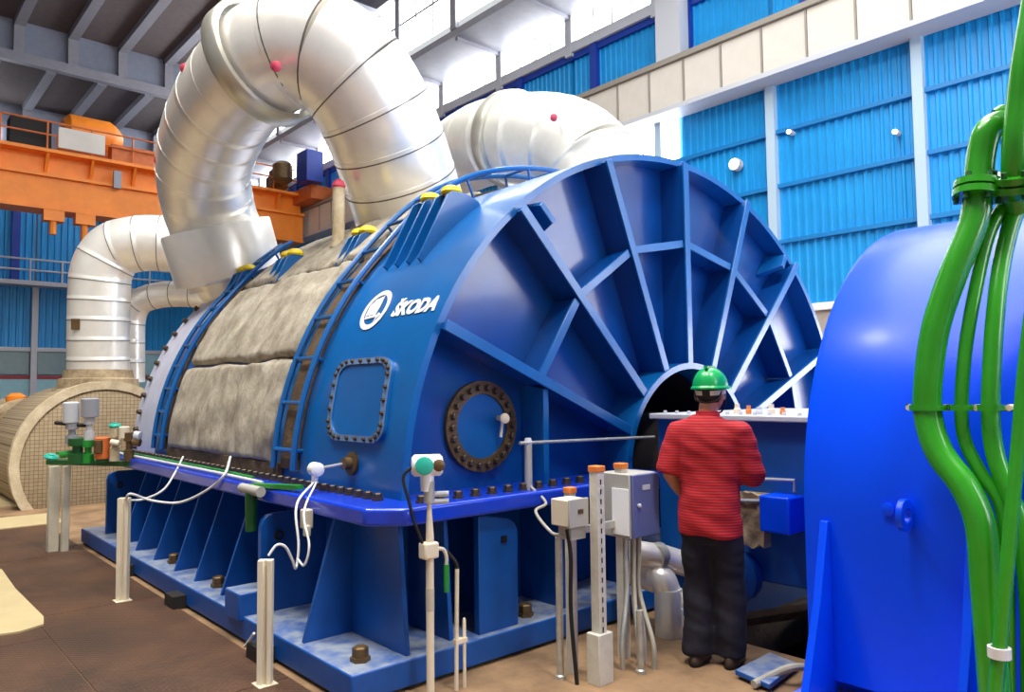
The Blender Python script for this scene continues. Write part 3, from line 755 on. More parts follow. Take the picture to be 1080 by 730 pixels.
for dx, dy in ((-.7, .5), (.6, .4), (-.7, 2.2), (.6, 2.2)):
    M().lathe([(.26, 0), (.26, .06), (.12, .1), (.12, .5)], (vx+dx, vy+dy, 0), (0, 0, 1), 14).build('support_leg', 'dark', vc)
p = W(17, 424, 13.5); M().lathe([(.12, -.1), (.16, 0), (.16, .1), (.06, .16)], p, (0, 0, 1), 14).cyl(p, p-Vector((0, 0, 1.0)), .03, n=8).build('orange_cap', 'orange', vc)

# ---- small valves and gauges on a green stand at the left
vs_ = thing('instrument_stand', 'green shelf on two grey posts in front of the beige drum', 'stand', (1.75, 9.3, 0))
a = W(62, 492, 8.15)
for px, w_ in ((55, .1), (68, .07)):
    b = P(px, 582, 2, 0); M().box(b.x-w_/2, b.x+w_/2, b.y-w_/2, b.y+w_/2, 0, .9).build('post', 'grey_post', vs_, bevel=.006)
M().bar(P(56, 487, 2, .93), P(150, 489, 2, .95), .16, .05).build('shelf', 'green_dark', vs_)
M().bar(P(60, 478, 2, 1.0), P(140, 480, 2, 1.0), .03, .03).build('shelf_rail', 'green', vs_)
def cluster(nm, lb, px, pieces):
    q = P(px, 487, 2, .97); dep = (q-EYE).dot(FW); t = thing(nm, lb, 'valve', q)
    def at(x, y, dd=0): return W(x, y, dep+dd)
    for (pn, kind, m, a_, b_, r) in pieces:
        A = at(*a_); B = at(*b_)
        if kind == 'c': M().tube([A, A.lerp(B, .04), A.lerp(B, .96), B], [r*.8, r, r, r*.8], 14).build(pn, m, t)
        elif kind == 'n': M().tube([A, A.lerp(B, .3), A.lerp(B, .32), A.lerp(B, .6), A.lerp(B, .62), B], [r, r, r*.55, r*.55, r, r], 12).build(pn, m, t)
        else: M().lathe([(r*.45, -.02), (r*.8, -.02), (r, 0), (r*.8, .02), (r*.45, .02)], A, (B-A), 16, True).cyl(A-(B-A).normalized()*.03, A+(B-A).normalized()*.03, r*.5, n=10).build(pn, m, t)
    return t
cluster('valve_actuator', 'grey twin-cylinder valve actuator on green stems on the instrument shelf', 84, [
    ('cylinder', 'c', 'steel_light', (75, 424), (75, 446), .075), ('cylinder', 'c', 'steel_grey', (95, 420), (95, 440), .085), ('yoke', 'n', 'steel_grey', (76, 446), (76, 468), .06), ('yoke', 'n', 'steel_light', (94, 440), (94, 464), .05),
    ('cross_bar', 'c', 'dark', (58, 446), (90, 449), .02), ('stem', 'n', 'green_dark', (82, 462), (82, 488), .09), ('stem', 'n', 'green', (93, 464), (93, 488), .06), ('handwheel', 'w', 'teal', (54, 482), (53, 486), .07), ('bonnet', 'c', 'green', (64, 480), (80, 478), .035)])
cluster('valve_motor', 'round orange valve motor on the instrument shelf', 110, [
    ('motor', 'c', 'orange_dark', (108, 461), (108, 484), .075), ('terminal_cover', 'c', 'rust_ring', (104, 464, -.06), (104, 478, -.06), .045), ('foot', 'c', 'green_dark', (108, 484), (108, 487), .06)])
cluster('hand_valve', 'cream valve with teal handwheel on the instrument shelf', 122, [
    ('body', 'n', 'insul_light', (121, 450), (121, 486), .048), ('handwheel', 'w', 'teal', (121, 449), (121, 444), .06), ('outlet', 'c', 'cream', (117, 466, -.05), (126, 468, -.05), .03)])
cluster('pressure_valve', 'rust-brown valve at the right end of the instrument shelf', 137, [
    ('body', 'n', 'rust_ring', (136, 456), (136, 486), .05), ('cap', 'c', 'cream', (131, 450), (131, 462), .05), ('side_port', 'c', 'rust_ring', (140, 466), (148, 467), .04), ('flange', 'c', 'steel_light', (142, 459), (148, 460), .045)])
p = P(82, 487, 2, .97)

# ================================================================== GENERATOR
ge = thing('generator', 'bright blue rounded generator housing at the right edge of the hall', 'generator', (5.38, 0, 0))
GR, GZ, GY = 1.66, 1.03, 1.95
def gp(u, off=0.0):       # profile parameter 0..1, from near foot over the top to far foot
    L1 = GZ-.2; L2 = math.pi*GR; T = 2*L1+L2; s = u*T; r = GR+off
    if s < L1: return (5.38-r, .2+s)
    if s > L1+L2: return (5.38+r, GZ-(s-L1-L2))
    a = (s-L1)/GR; return (5.38-r*math.cos(a), GZ+r*math.sin(a))
NG = 72
def gring(y, off): return [(gp(k/NG, off)[0], y, gp(k/NG, off)[1]) for k in range(NG+1)]
rings = [gring(GY, -.05), gring(GY-.015, -.012), gring(GY-.05, 0)]+[gring(y, 0) for y in (1.4, .8, 0, -1, -2.2)]
vs = [p for r in rings for p in r]; fs = []
for i in range(len(rings)-1):
    for k in range(NG): a = i*(NG+1)+k; fs.append((a, a+1, a+NG+2, a+NG+1))
fs.append(tuple(range(NG+1))); fs.append(tuple(range((len(rings)-1)*(NG+1), len(rings)*(NG+1))))
M().add(vs, fs).build('housing', 'blue_gen', ge, ang=40)
M().box(3.30, 7.4, -2.2, 1.98, .0, .12).build('bed_plate', 'blue_gen_base', ge, bevel=.01)
M().box(3.86, 6.9, -2.2, 1.88, .12, .25).build('skirt', 'blue_gen', ge)
for y in (1.82, 1.16, .4):
    M().prism([(3.75, y-.02, .12), (3.42, y-.02, .12), (3.60, y-.02, .6), (3.70, y-.02, .98), (3.75, y-.02, .98)], (0, .04, 0)).build('foot_rib', 'blue_gen', ge, bevel=.004)
# lifting eye
p = Vector((3.72, 1.42, 1.06))
ey = M().lathe([(.035, 0), (.035, .03), (.075, .03), (.075, 0)], p+Vector((-.06, -.02, 0)), (0, 1, 0), 20, True).build('lifting_eye', 'blue_gen', ge, bevel=.004)
M().lathe([(.03, 0), (.03, .025), (.012, .03)], p+Vector((.01, .09, .01)), (-1, 0, 0), 14).build('boss', 'blue_gen', ge)
hb2 = hexbolt('bed_bolt', 'blue_gen_base', .045, .07)
for (px, py) in ((905, 718), (862, 716), (1000, 716)):
    q = P(px, py, 2, .12); shared('bed_bolt', hb2, ge, (max(q.x, 3.36), q.y, .12))
M().lathe([(.05, 0), (.09, .01), (.1, .05), (.06, .09)], (4.2, GY, 1.72), (0, 1, 0), 16).build('vent_boss', 'blue_gen', ge)

# ---- green cooling pipes
def gpipe(lab, pix, r, fl_=(), el=None):
    pts = [P(x, y, 0, X) for (x, y, X) in pix]
    if pts[-1].z < 1.0: pts.append(Vector((pts[-1].x-.01, pts[-1].y, .12)))
    t = thing('cooling_pipe', lab, 'pipe', pts[-1], 'green cooling pipes beside the generator')
    path = spline(pts, 8)
    M().tube(path, r, 20).build('pipe', 'green_pipe', t, ang=60)
    for (i, rr_) in fl_:
        p = pts[i]; d = (pts[i+1]-pts[i-1]).normalized()
        f_ = M().lathe([(r*.95, -.035), (rr_, -.035), (rr_, -.005), (r*.95, -.005)], p, d, 24, True).lathe([(r*.95, .005), (rr_, .005), (rr_, .035), (r*.95, .035)], p, d, 24, True).build('flange', 'green_pipe', t)
        u = d.orthogonal().normalized(); v = d.cross(u)
        for k in range(6):
            q = p+(u*math.cos(k*1.047)+v*math.sin(k*1.047))*(rr_-.02); M().cyl(q-d*.06, q+d*.06, .012, n=6).build('flange_bolt', 'green_dark', f_)
    return t
gpipe('thickest green cooling pipe snaking down the generator side', [(1073, 127, 3.86), (1058, 129, 3.76), (1041, 140, 3.71), (1034, 170, 3.70), (1032, 201, 3.68), (1026, 238, 3.64), (1005, 290, 3.58), (987, 345, 3.54), (979, 400, 3.52), (979, 440, 3.52), (991, 478, 3.5), (1018, 515, 3.47), (1034, 555, 3.45), (1040, 620, 3.44), (1050, 745, 3.42)], .058, [(4, .1)])
gpipe('slim green pipe just right of the thickest cooling pipe', [(1078, 190, 3.85), (1060, 215, 3.80), (1042, 250, 3.72), (1028, 310, 3.62), (1018, 370, 3.58), (1014, 430, 3.56), (1018, 465, 3.56), (1035, 500, 3.55), (1056, 535, 3.54), (1062, 600, 3.53), (1063, 740, 3.5)], .028)
gpipe('medium green pipe, third from the left on the generator', [(1086, 205, 3.85), (1071, 225, 3.8), (1058, 270, 3.72), (1050, 330, 3.62), (1046, 390, 3.58), (1045, 440, 3.56), (1050, 480, 3.55), (1064, 520, 3.54), (1078, 560, 3.54), (1086, 640, 3.53), (1088, 740, 3.52)], .036)
gpipe('tall green pipe with flange at the right edge, reaching above the generator', [(1100, -60, 3.72), (1090, 10, 3.69), (1080, 70, 3.66), (1075, 110, 3.66), (1071, 150, 3.66), (1070, 192, 3.70), (1072, 206, 3.76), (1074, 222, 3.80)], .05, [(5, .09)])
gpipe('straight thin green pipe slanting down to the floor in front', [(1128, 130, 3.74), (1112, 190, 3.62), (1098, 250, 3.5), (1088, 330, 3.43), (1080, 400, 3.41), (1074, 470, 3.39), (1062, 600, 3.34), (1054, 690, 3.32), (1050, 740, 3.31)], .026)
gpipe('short looped green pipe beside the tall flanged pipe', [(1050, 122, 3.74), (1060, 118, 3.76), (1066, 135, 3.76), (1068, 165, 3.76), (1067, 196, 3.76), (1064, 215, 3.78)], .03)
cb = thing('pipe_clamp_bar', 'green steel clamp bar holding the green pipes to the generator', 'clamp', P(1000, 430, 0, 3.6))
M().bar(P(958, 429, 0, 3.60), P(1090, 431, 0, 3.60), .05, .025).build('bar', 'green_dark', cb)
for px, w_ in ((979, .075), (1014, .045), (1045, .05)):
    p = P(px, 430, 0, 3.53); M().lathe([(w_*.86, -.012), (w_, -.012), (w_, .012), (w_*.86, .012)], p, (0, 0, 1), 20, True).build('clamp', 'green_pipe', cb)
for px in (961, 998, 1031, 1066): p = P(px, 430, 0, 3.58); M().cyl(p-Vector((.03, 0, 0)), p+Vector((.03, 0, 0)), .014, n=6).build('clamp_bolt', 'cream', cb)
p = P(1054, 688, 0, 3.32); tag(M().lathe([(.028, -.02), (.04, -.02), (.04, .02), (.028, .02)], p, (0, 0, 1), 16, True).build('pipe_tag', 'cable_white'), 'white tape tag around the slanting thin green pipe', 'tag')

# ================================================================== BEARING PEDESTAL
pd = thing('bearing_pedestal', 'blue bearing pedestal box between the turbine hub and the generator', 'pedestal', (5.38, 2.8, 0))
M().box(4.56, 6.2, 2.0, 3.5, .38, 1.44).build('housing', 'blue_ped', pd, bevel=.015)
M().box(4.5, 6.26, 1.97, 3.53, 1.43, 1.47).build('top_flange', 'steel_light', pd, bevel=.008)
M().box(4.62, 6.1, 3.0, 3.5, .0, .4).build('support', 'blue_ped', pd)
M().lathe([(.5, 0), (.5, .9), (.42, .95), (.42, 1.2)], (5.38, 3.3, .95), (0, 1, 0), 32).build('shaft_cover', 'dark', pd)
pb = hexbolt('flange_bolt', 'steel_light', .014, .022)
for k in range(14): shared('flange_bolt', pb, pd, (4.56, 2.06+.105*k, 1.47))
for (px, w_, h_, m) in ((776, .05, .07, 'cream'), (788, .04, .06, 'cap_orange'), (799, .05, .05, 'steel_light'), (812, .05, .07, 'cream'), (824, .04, .05, 'cap_orange')):
    p = P(px, 434, 0, 4.7); M().lathe([(w_*.5, 0), (w_*.5, h_*.5), (w_*.35, h_*.6), (w_*.35, h_)], (4.72, p.y, 1.47), (0, 0, 1), 10).build('fitting', m, pd)
a, b = P(785, 518, 0, 4.54), P(812, 577, 0, 4.54)
M().slab(lambda u, v: Vector((4.47+.02*noise.noise(Vector((u*4, v*4, 2))), a.y+(b.y-a.y)*u, a.z+(b.z-a.z)*v+.03*noise.noise(Vector((u*3, v*2, 5))))), lambda u, v: Vector((4.56, a.y+(b.y-a.y)*u, a.z+(b.z-a.z)*v)), 10, 14).build('insulation_pad', 'insul', pd, label='beige insulation pad')
a, b = P(812, 520, 0, 4.5), P(845, 562, 0, 4.5)
M().box(4.36, 4.56, b.y, a.y, b.z, a.z).build('terminal_box', 'blue_gen', pd, bevel=.012)
for py, x1 in ((505, 4.5), (528, 4.46)):
    M().tube([P(778, py, 0, x1), P(815, py+1, 0, x1), P(838, py+2, 0, x1), P(838, py+14, 0, x1)], .012, 8).build('conduit', 'steel_grey', pd)
M().lathe([(.16, 0), (.17, .02), (.17, .1), (.12, .12)], P(782, 605, 0, 4.56), (-1, 0, 0), 20).build('round_cover', 'blue_ped', pd)
pk = M().bar(P(772, 655, 2, .03), P(880, 640, 2, .03), .14, .05).build('wooden_plank', 'wood'); tag(pk, 'worn wooden plank lying across the dark floor pit', 'plank')
pk = M().bar((4.3, 2.12, .03), (6.0, 2.50, .03), .05, .05).build('floor_batten', 'wood'); tag(pk, 'narrow wooden batten over the pit, nearer the camera than the plank', 'batten')
sb = M().prism([P(775, 712, 2, .02), P(812, 693, 2, .02), P(842, 705, 2, .02), P(812, 728, 2, .02)], (0, 0, .03)).build('kick_plate', 'blue_base', bevel=.006); tag(sb, 'small dusty blue steel plate on the floor behind the worker', 'plate')
hs = M().tube(spline([P(795, 722, 2, .03), P(815, 712, 2, .05), P(836, 704, 2, .10), P(858, 706, 2, .06), P(875, 716, 2, .03)], 8), .022, 10).build('floor_hose', 'cable_grey'); tag(hs, 'beige hose curling over the floor beside the generator foot', 'hose')

# ---- clad pipes behind the worker
t = thing('clad_pipe', 'silver pipe running level toward the pedestal behind the worker', 'pipe', P(700, 585, 1, 3.2), 'low silver pipes by the worker')
M().tube([P(664, 582, 1, 3.36), P(700, 588, 1, 3.22), P(740, 600, 1, 3.1), P(775, 612, 1, 3.05)], .085, 20).build('pipe', 'aluminium', t, ang=60)
p = P(694, 587, 1, 3.24); M().lathe([(.085, -.03), (.095, -.03), (.095, .03), (.085, .03)], p, (1, -.2, 0), 24, True).build('band', 'galv', t)
t = thing('clad_pipe', 'white elbow pipe turning down into the floor beside the worker', 'pipe', (4.25, 3.1, 0), 'low silver pipes by the worker')
q = P(706, 670, 2, 0)
M().tube(spline([P(655, 598, 1, 3.5), P(672, 604, 1, 3.42), P(690, 611, 1, 3.28), Vector((q.x-.015, q.y+.04, .37)), Vector((q.x, q.y, .27))], 6), .09, 20).build('elbow', 'aluminium', t, ang=60)
M().lathe([(.096, 0), (.096, .3), (.09, .31)], q, (0, 0, 1), 24).build('down_pipe', 'pipe_white', t)

# ================================================================== CONTROL BOXES ON POSTS
def capped(px, x, y, top, wd, lab, slots=True, m='post_white'):
    t = thing('strut_post', lab, 'post', (x, y, 0), 'galvanised posts under the control boxes')
    # slotted channel
    M().prism([(x-wd, y-wd, 0), (x+wd, y-wd, 0), (x+wd, y+wd, 0), (x+wd-.01, y+wd, 0), (x+wd-.01, y-wd+.01, 0), (x-wd+.01, y-wd+.01, 0), (x-wd+.01, y+wd, 0), (x-wd, y+wd, 0)], (0, 0, top)).build('channel', m, t)
    if slots:
        sm = M().box(-.008, .008, -.003, .003, -.014, .014).mesh('slot', 'dark')
        k = .08
        while k < top-.05:
            shared('slot', sm, t, (x, y-wd-.0005, k)); k += .055
    M().box(x-wd-.006, x+wd+.006, y-wd-.006, y+wd+.006, top, top+.035).build('end_cap', 'cap_orange', t, bevel=.004)
    return t
t = capped(628, 3.245, 2.93, 1.18, .03, 'tall slotted galvanised post with orange cap in front of the grey control box')
M().box(3.185, 3.305, 2.88, 2.975, 0, .28).build('foot_channel', 'post_white', t, bevel=.004)
capped(665, 3.66, 3.1, 1.155, .028, 'galvanised post with orange cap rising behind the grey control box', False)
capped(612, 3.24, 3.14, 1.04, .024, 'short post with orange cap behind the small cream junction box', False)
kx = thing('control_cabinet', 'grey control cabinet with white label sheet and blue-grey door', 'control box', (3.75, 3.1, .72))
M().box(3.60, 3.86, 2.985, 3.23, .74, 1.13).build('body', 'box_grey', kx, bevel=.006)
M().box(3.61, 3.865, 2.965, 2.985, .745, 1.125).build('door', 'box_blue', kx, bevel=.004)
M().box(3.592, 3.60, 2.99, 3.12, .76, 1.04).build('label_sheet', 'label_white', kx)
M().lathe([(.012, 0), (.014, .01), (.008, .018)], (3.66, 2.965, .94), (0, -1, 0), 12).build('lock', 'steel_light', kx)
M().box(3.70, 3.77, 2.96, 2.966, 1.03, 1.06).build('name_plate', 'steel_light', kx)
M().box(3.28, 3.62, 3.10, 3.13, .8, .84).build('mounting_rail', 'galv', kx)
jb = thing('junction_box', 'small cream junction box beside the tall slotted post', 'junction box', (3.12, 3.0, .88))
M().box(3.06, 3.21, 2.98, 3.12, .88, 1.03).build('body', 'cream', jb, bevel=.006)
M().box(3.055, 3.215, 2.968, 2.98, .875, 1.035).build('lid', 'box_grey', jb, bevel=.004)
M().box(3.125, 3.165, 2.962, 2.968, .95, .975).build('window', 'rust_ring', jb)
M().box(3.10, 3.22, 3.0, 3.1, .80, .88).build('gland_plate', 'box_grey', jb)
def cable(nm, lab, pts, r, m, grp=None, cat='cable'):
    return tag(M().tube(spline(pts, 8), r, 8).build(nm, m, None, ang=70), lab, cat, grp)
cable('black_cable', 'black cable hanging from the small cream junction box to the floor', [(3.10, 3.03, .86), (3.105, 3.01, .7), (3.11, 3.02, .4), (3.13, 3.0, .0)], .012, 'black', 'cables under the control boxes')
cabs = [(3.64, 3.05, 'galv', .016, 3.5, 2.98), (3.68, 3.02, 'cable_grey', .012, 3.55, 2.9), (3.71, 3.06, 'cable_grey', .012, 3.62, 2.96), (3.74, 3.03, 'cable_grey', .014, 3.64, 2.86), (3.77, 3.07, 'box_grey', .016, 3.70, 2.98)]
names = ['leftmost of the grey cables dropping from the control cabinet', 'second grey cable from the left under the control cabinet', 'middle grey cable under the control cabinet', 'fourth grey cable from the left under the control cabinet', 'rightmost grey cable dropping from the control cabinet']
for (x, y, m, r, xe, ye), lab in zip(cabs, names):
    cable('drop_cable', lab, [(x, y, .745), (x-.005, y, .6), (x-.03, y-.02, .4), (xe, ye, .15), (xe-.01, ye-.01, 0)], r, m, 'cables under the control boxes')
for (x, y, h, lab) in ((3.52, 2.86, .36, 'short pale conduit stub right of the slotted post'), (3.12, 3.12, .8, 'grey conduit standing behind the black cable')):
    tag(M().cyl((x, y, 0), (x, y, h), .022, n=12).lathe([(.03, 0), (.03, .02), (.02, .03)], (x, y, 0), (0, 0, 1), 12).build('conduit_stub', 'galv'), lab, 'conduit', 'conduits by the control boxes')
# measuring rod across the end wall
t = thing('sensor_rod', 'thin steel rod held level across the end wall toward the hub', 'rod', P(556, 518, 1, 3.7))
M().cyl(P(548, 467.5, 1, 3.66), P(690, 461, 1, 3.66), .011, n=8).build('rod', 'galv', t)
a = P(557, 470, 1, 3.66); M().cyl((a.x, 3.66, 1.0), (a.x, 3.66, a.z), .026, n=12).build('sleeve', 'box_grey', t)
M().lathe([(.02, -.03), (.03, 0), (.02, .03)], a+Vector((0, 0, .02)), (0, 0, 1), 10).build('clamp', 'steel_light', t)
cable('signal_cable', 'grey cable curving from the sensor rod sleeve to the junction box', [(a.x, 3.64, 1.02), (a.x+.0, 3.5, .93), P(565, 540, 1, 3.4), P(582, 562, 1, 3.2), (3.10, 3.06, .83)], .01, 'cable_grey')

# ================================================================== TRANSMITTER POLE
tx, ty = 2.425, 3.42
t = thing('transmitter_pole', 'white instrument pole with a white transmitter head in front of the base corner', 'pole', (tx, ty, 0))
M().tube([(tx, ty, 0), (tx, ty, .86), (tx-.002, ty, .93), (tx-.004, ty, 1.06), (tx-.004, ty, 1.12)], [.022, .022, .018, .011, .011], 14).build('pole', 'cream', t)
M().cyl((tx, ty, .46), (tx, ty, .58), .0235, n=14).build('brown_sleeve', 'grey_post', t)
M().box(tx-.055, tx+.04, ty-.035, ty+.035, .74, .83).build('clamp_block', 'cream', t, bevel=.012)
q = Vector((tx+.04, ty-.02, .79))
h = M().tube(spline([q, q+Vector((.03, -.01, -.01)), q+Vector((.045, -.015, -.05)), q+Vector((.045, -.015, -.09))], 5), .011, 8).build('handle_arm', 'grey_post', t)
M().cyl(q+Vector((.045, -.015, -.09)), q+Vector((.045, -.015, -.24)), .016, .014, 10).build('grip', 'green', h, label='green plastic grip')
M().cyl((tx-.004, ty, 1.04), (tx-.004, ty, 1.16), .03, n=12).build('process_block', 'galv', t)
hc = Vector((tx-.01, ty+.01, 1.245)); tow = Vector((-.5, -.86, .05)).normalized(); side = Vector((.86, -.5, 0))
M().tube([hc-side*.085, hc-side*.07, hc+side*.07, hc+side*.085], [.045, .06, .06, .045], 20).build('transmitter_head', 'white_paint', t)
M().tube([hc-side*.0+Vector((0, 0, -.04)), hc+Vector((0, 0, -.14))], [.04, .035], 14).build('transmitter_neck', 'white_paint', t)
M().lathe([(.05, 0), (.05, .02), (.04, .025)], hc-side*.02+tow*.05, tow, 18).build('front_cover', 'teal', t, label='teal round cover')
M().lathe([(.03, 0), (.034, .012), (.02, .02)], hc+side*.06+tow*.045, tow, 12).build('end_cover', 'rust_ring', t)
for dz in (-.16, -.2): M().cyl(hc+Vector((.03, 0, dz)), hc+side*.12+Vector((0, 0, dz)), .016, n=8).build('fitting', 'steel_light', t)
cable('black_cable', 'black cable looping from the transmitter head down to the pole clamp', [hc-side*.07, hc-side*.13+Vector((0, 0, -.06)), (tx-.11, ty+.04, 1.06), (tx-.09, ty+.02, .95), (tx-.05, ty, .83)], .009, 'black')
p = P(482, 600, 1, 3.4)
t = thing('thin_conduit', 'thin white conduit standing right of the transmitter pole', 'conduit', (p.x, 3.4, 0), 'thin conduits by the pole')
M().cyl((p.x-.01, 3.4, 0), (p.x, 3.4, p.z), .0115, n=10).build('tube', 'cream', t); M().box(p.x-.02, p.x+.06, 3.385, 3.415, .25, .275).build('clip', 'cream', t)
tag(M().tube(spline([(p.x, 3.4, p.z-.01), (p.x-.005, 3.4, p.z+.03), (p.x-.05, 3.41, p.z+.09), (tx+.04, ty, .80)], 6), .010, 8).build('black_cable', 'dark', None), 'dark cable joining the pole clamp to the thin conduit', 'cable')
p = P(489.5, 652, 1, 3.4); tag(M().tube([(p.x, 3.4, 0), (p.x, 3.4, p.z-.01), (p.x, 3.4, p.z)], [.010, .010, .007], 10).build('thin_conduit', 'cream'), 'shortest white conduit, clipped to the taller thin one', 'conduit', 'thin conduits by the pole')

# ---- small transmitter on the casing side with hanging cables
bp_ = sp(4.6, 4.42, .05); hd = P(333, 495, 0, 2.33)
t = thing('side_transmitter', 'small white transmitter on a rod sticking out of the brown boss', 'transmitter', hd)
M().cyl(bp_, hd, .010, n=8).build('rod', 'galv', t)
M().lathe([(.03, -.05), (.045, -.04), (.045, .04), (.03, .05)], hd, (.1, 1, 0), 16).build('head', 'white_paint', t)
M().cyl(hd, hd+Vector((-.01, -.0, -.09)), .022, n=10).build('neck', 'white_paint', t)
c0 = hd+Vector((-.01, 0, -.08)); cl = P(323, 547, 0, 2.16)
t2 = tag(M().box(cl.x-.03, cl.x+.03, cl.y-.04, cl.y+.03, cl.z-.06, cl.z+.06).box(cl.x-.04, cl.x+.0, cl.y-.07, cl.y-.03, cl.z-.1, cl.z-.03).build('cable_clamp', 'grey_post', None, bevel=.01), 'beige cable clamp hanging below the small side transmitter', 'clamp')
cable('white_cable', 'white cable looping down from the small transmitter in front of the rounded lug', [c0, cl+Vector((-.04, .05, .08)), P(315, 575, 0, 2.08), P(312, 599, 0, 2.05), P(308, 590, 0, 2.0), P(301, 577, 0, 1.95), P(292, 575, 0, 1.9), P(283, 586, 0, 1.85)], .008, 'cable_white', 'white hanging cables')
cable('white_cable', 'white cable loop on the right of the beige clamp', [c0+Vector((0, -.03, 0)), cl+Vector((-.04, -.05, .05)), P(326, 575, 0, 2.08), P(321, 596, 0, 2.06), P(314, 590, 0, 2.05)], .007, 'cable_white', 'white hanging cables')
def upost(x, y, h, wd, lab, m='cream'):
    t = thing('cable_post', lab, 'post', (x, y, 0), 'cable posts along the base frame')
    d = Vector((-.6, -.8, 0)); s = Vector((.8, -.6, 0)); c_ = Vector((x, y, 0))
    M().prism([c_-s*wd-d*.03, c_-s*wd+d*.03, c_-s*wd*.2+d*.03, c_-s*wd*.2+d*.012, c_+s*wd*.35+d*.012, c_+s*wd*.35+d*.03, c_+s*wd+d*.03, c_+s*wd-d*.03], (0, 0, h)).build('channel', m, t, bevel=.002)
    M().box(x-wd*1.4, x+wd*1.4, y-wd*1.4, y+wd*1.4, 0, .012).build('foot_plate', m, t)
    return t
upost(1.835, 4.20, .70, .04, 'nearest cream channel post standing left of the base corner')
upost(1.72, 6.66, .82, .042, 'cream channel post halfway along the gusseted base')
cable('white_cable', 'thin white cable sagging from the far channel post to the blanket edge', [(1.72, 6.62, .81), (1.74, 6.55, .86), P(160, 528, 0, 1.9), P(190, 530, 0, 2.05), P(220, 516, 0, 2.15), P(237, 500, 0, 2.2), P(243, 482, 0, 2.38)], .010, 'cable_white', 'white hanging cables')
cable('white_cable', 'short white cable rising from the far channel post toward the flange', [(1.73, 6.68, .80), P(150, 527, 0, 1.9), P(172, 517, 0, 2.05), P(185, 498, 0, 2.18), P(193, 482, 0, 2.36)], .009, 'cable_white', 'white hanging cables')
cable('white_cable', 'short white cable end hanging beside the blue stop block', [P(268, 668, 0, 1.94), P(264, 674, 0, 1.94), P(258, 682, 0, 1.93)], .008, 'cable_white', 'white hanging cables')
for i, (z, m, lab, xo) in enumerate(((1.025, 'cable_white', 'thin white tube running along the top of the joint flange', 2.24), (1.03, 'green', 'thin green tube running along the top of the joint flange', 2.30))):
    tag(M().tube(spline([(xo, 9.0, z), (xo, 7.5, z), (xo, 6.2, z), (xo-.02, 5.15+.3*i, z)], 4), .012, 8).build('impulse_tube', m), lab, 'tube', 'tubes on the joint flange')
g = P(265, 523, 0, 2.13)
t = thing('drain_pot', 'green hanging drain pot with grey top on the flange edge', 'pot', g)
M().cyl(g+Vector((0, -.16, .04)), g+Vector((0, .16, .04)), .035, n=14).build('top_cylinder', 'box_grey', t)
M().cyl(g+Vector((0, 0, .02)), g+Vector((0, 0, -.24)), .042, .036, 14).build('pot', 'green_dark', t)
M().bar(g+Vector((.05, .1, .06)), g+Vector((.12, -.5, .09)), .05, .03).build('arm', 'green', t)

# ---- cream painted floor at the left, sunlit brightness put into its colour
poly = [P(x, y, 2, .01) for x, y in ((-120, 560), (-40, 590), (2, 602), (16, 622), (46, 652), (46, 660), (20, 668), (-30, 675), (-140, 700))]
tag(M().prism([Vector((p.x, p.y, .009)) for p in poly], (0, 0, .014)).build('lit_floor_patch', 'lit_cream_floor'), 'sunlit cream painted floor patch on the dark plates at the left edge', 'floor patch')
tag(M().box(-3, 2.2, 11.2, 12.2, 0, .02).build('lit_floor_patch', 'lit_cream_floor'), 'lit cream strip of floor in front of the beige drum', 'floor patch')
tag(M().box(-3, 2.0, 13.4, 20, 0, .02).build('lit_floor_patch', 'lit_cream_floor'), 'far lit cream floor left of the beige drum', 'floor patch')

# ================================================================== WORKER
import bmesh
def solid(name, mb, m, parent, vox, smooth=8, wr=0, wscale=9):
    me = bpy.data.meshes.new(name); me.from_pydata(mb.v, [], mb.f)
    bm = bmesh.new(); bm.from_mesh(me); bmesh.ops.recalc_face_normals(bm, faces=bm.faces); bm.to_mesh(me); bm.free()
    o = bpy.data.objects.new('tmp', me); COL.objects.link(o)
    r = o.modifiers.new('r', 'REMESH'); r.mode = 'VOXEL'; r.voxel_size = vox
    s_ = o.modifiers.new('s', 'SMOOTH'); s_.iterations = smooth; s_.factor = .5
    dg = bpy.context.evaluated_depsgraph_get(); nm = bpy.data.meshes.new_from_object(o.evaluated_get(dg))
    bpy.data.objects.remove(o)
    if wr:
        ns = [v.normal.copy() for v in nm.vertices]
        for v, n_ in zip(nm.vertices, ns):
            c = v.co; v.co = c+n_*wr*(noise.noise(Vector((c.x*wscale, c.y*wscale, c.z*wscale*.9)))+.6*noise.noise(Vector((c.x*wscale*1.2+c.z*14, c.y*8, c.z*wscale*2.1))))
    nm.name = name; nm.materials.clear(); nm.materials.append(MATS[m]); nm.shade_smooth()
    o = bpy.data.objects.new(name, nm); COL.objects.link(o); o.parent = parent
    return o
wk_ = thing('person', 'worker in a red striped shirt, dark trousers and green hard hat, seen from behind', 'person', (3.96, 2.66, 0), rz=R(-72))
def ell(mb, rings, n=20):    # stack of elliptical rings (cx,cy,z,rx,ry)
    vs = []; fs = []; k = len(rings)
    for (cx, cy, z, rx, ry) in rings: vs += [(cx+rx*math.cos(2*math.pi*j/n), cy+ry*math.sin(2*math.pi*j/n), z) for j in range(n)]
    for i in range(k-1):
        for j in range(n): fs.append((i*n+j, i*n+(j+1) % n, (i+1)*n+(j+1) % n, (i+1)*n+j))
    fs += [tuple(range(n))[::-1], tuple(range((k-1)*n, k*n))]
    return mb.add(vs, fs)
Ls, Le, Lw = Vector((-.185, 0, 1.415)), Vector((-.245, -.02, 1.12)), Vector((-.20, .17, .95))
Rs, Re, Rw = Vector((.185, 0, 1.415)), Vector((.245, .05, 1.13)), Vector((.12, .28, 1.14))
Lh, Lk, La = Vector((-.085, 0, .86)), Vector((-.085, .035, .47)), Vector((-.085, -.03, .07))
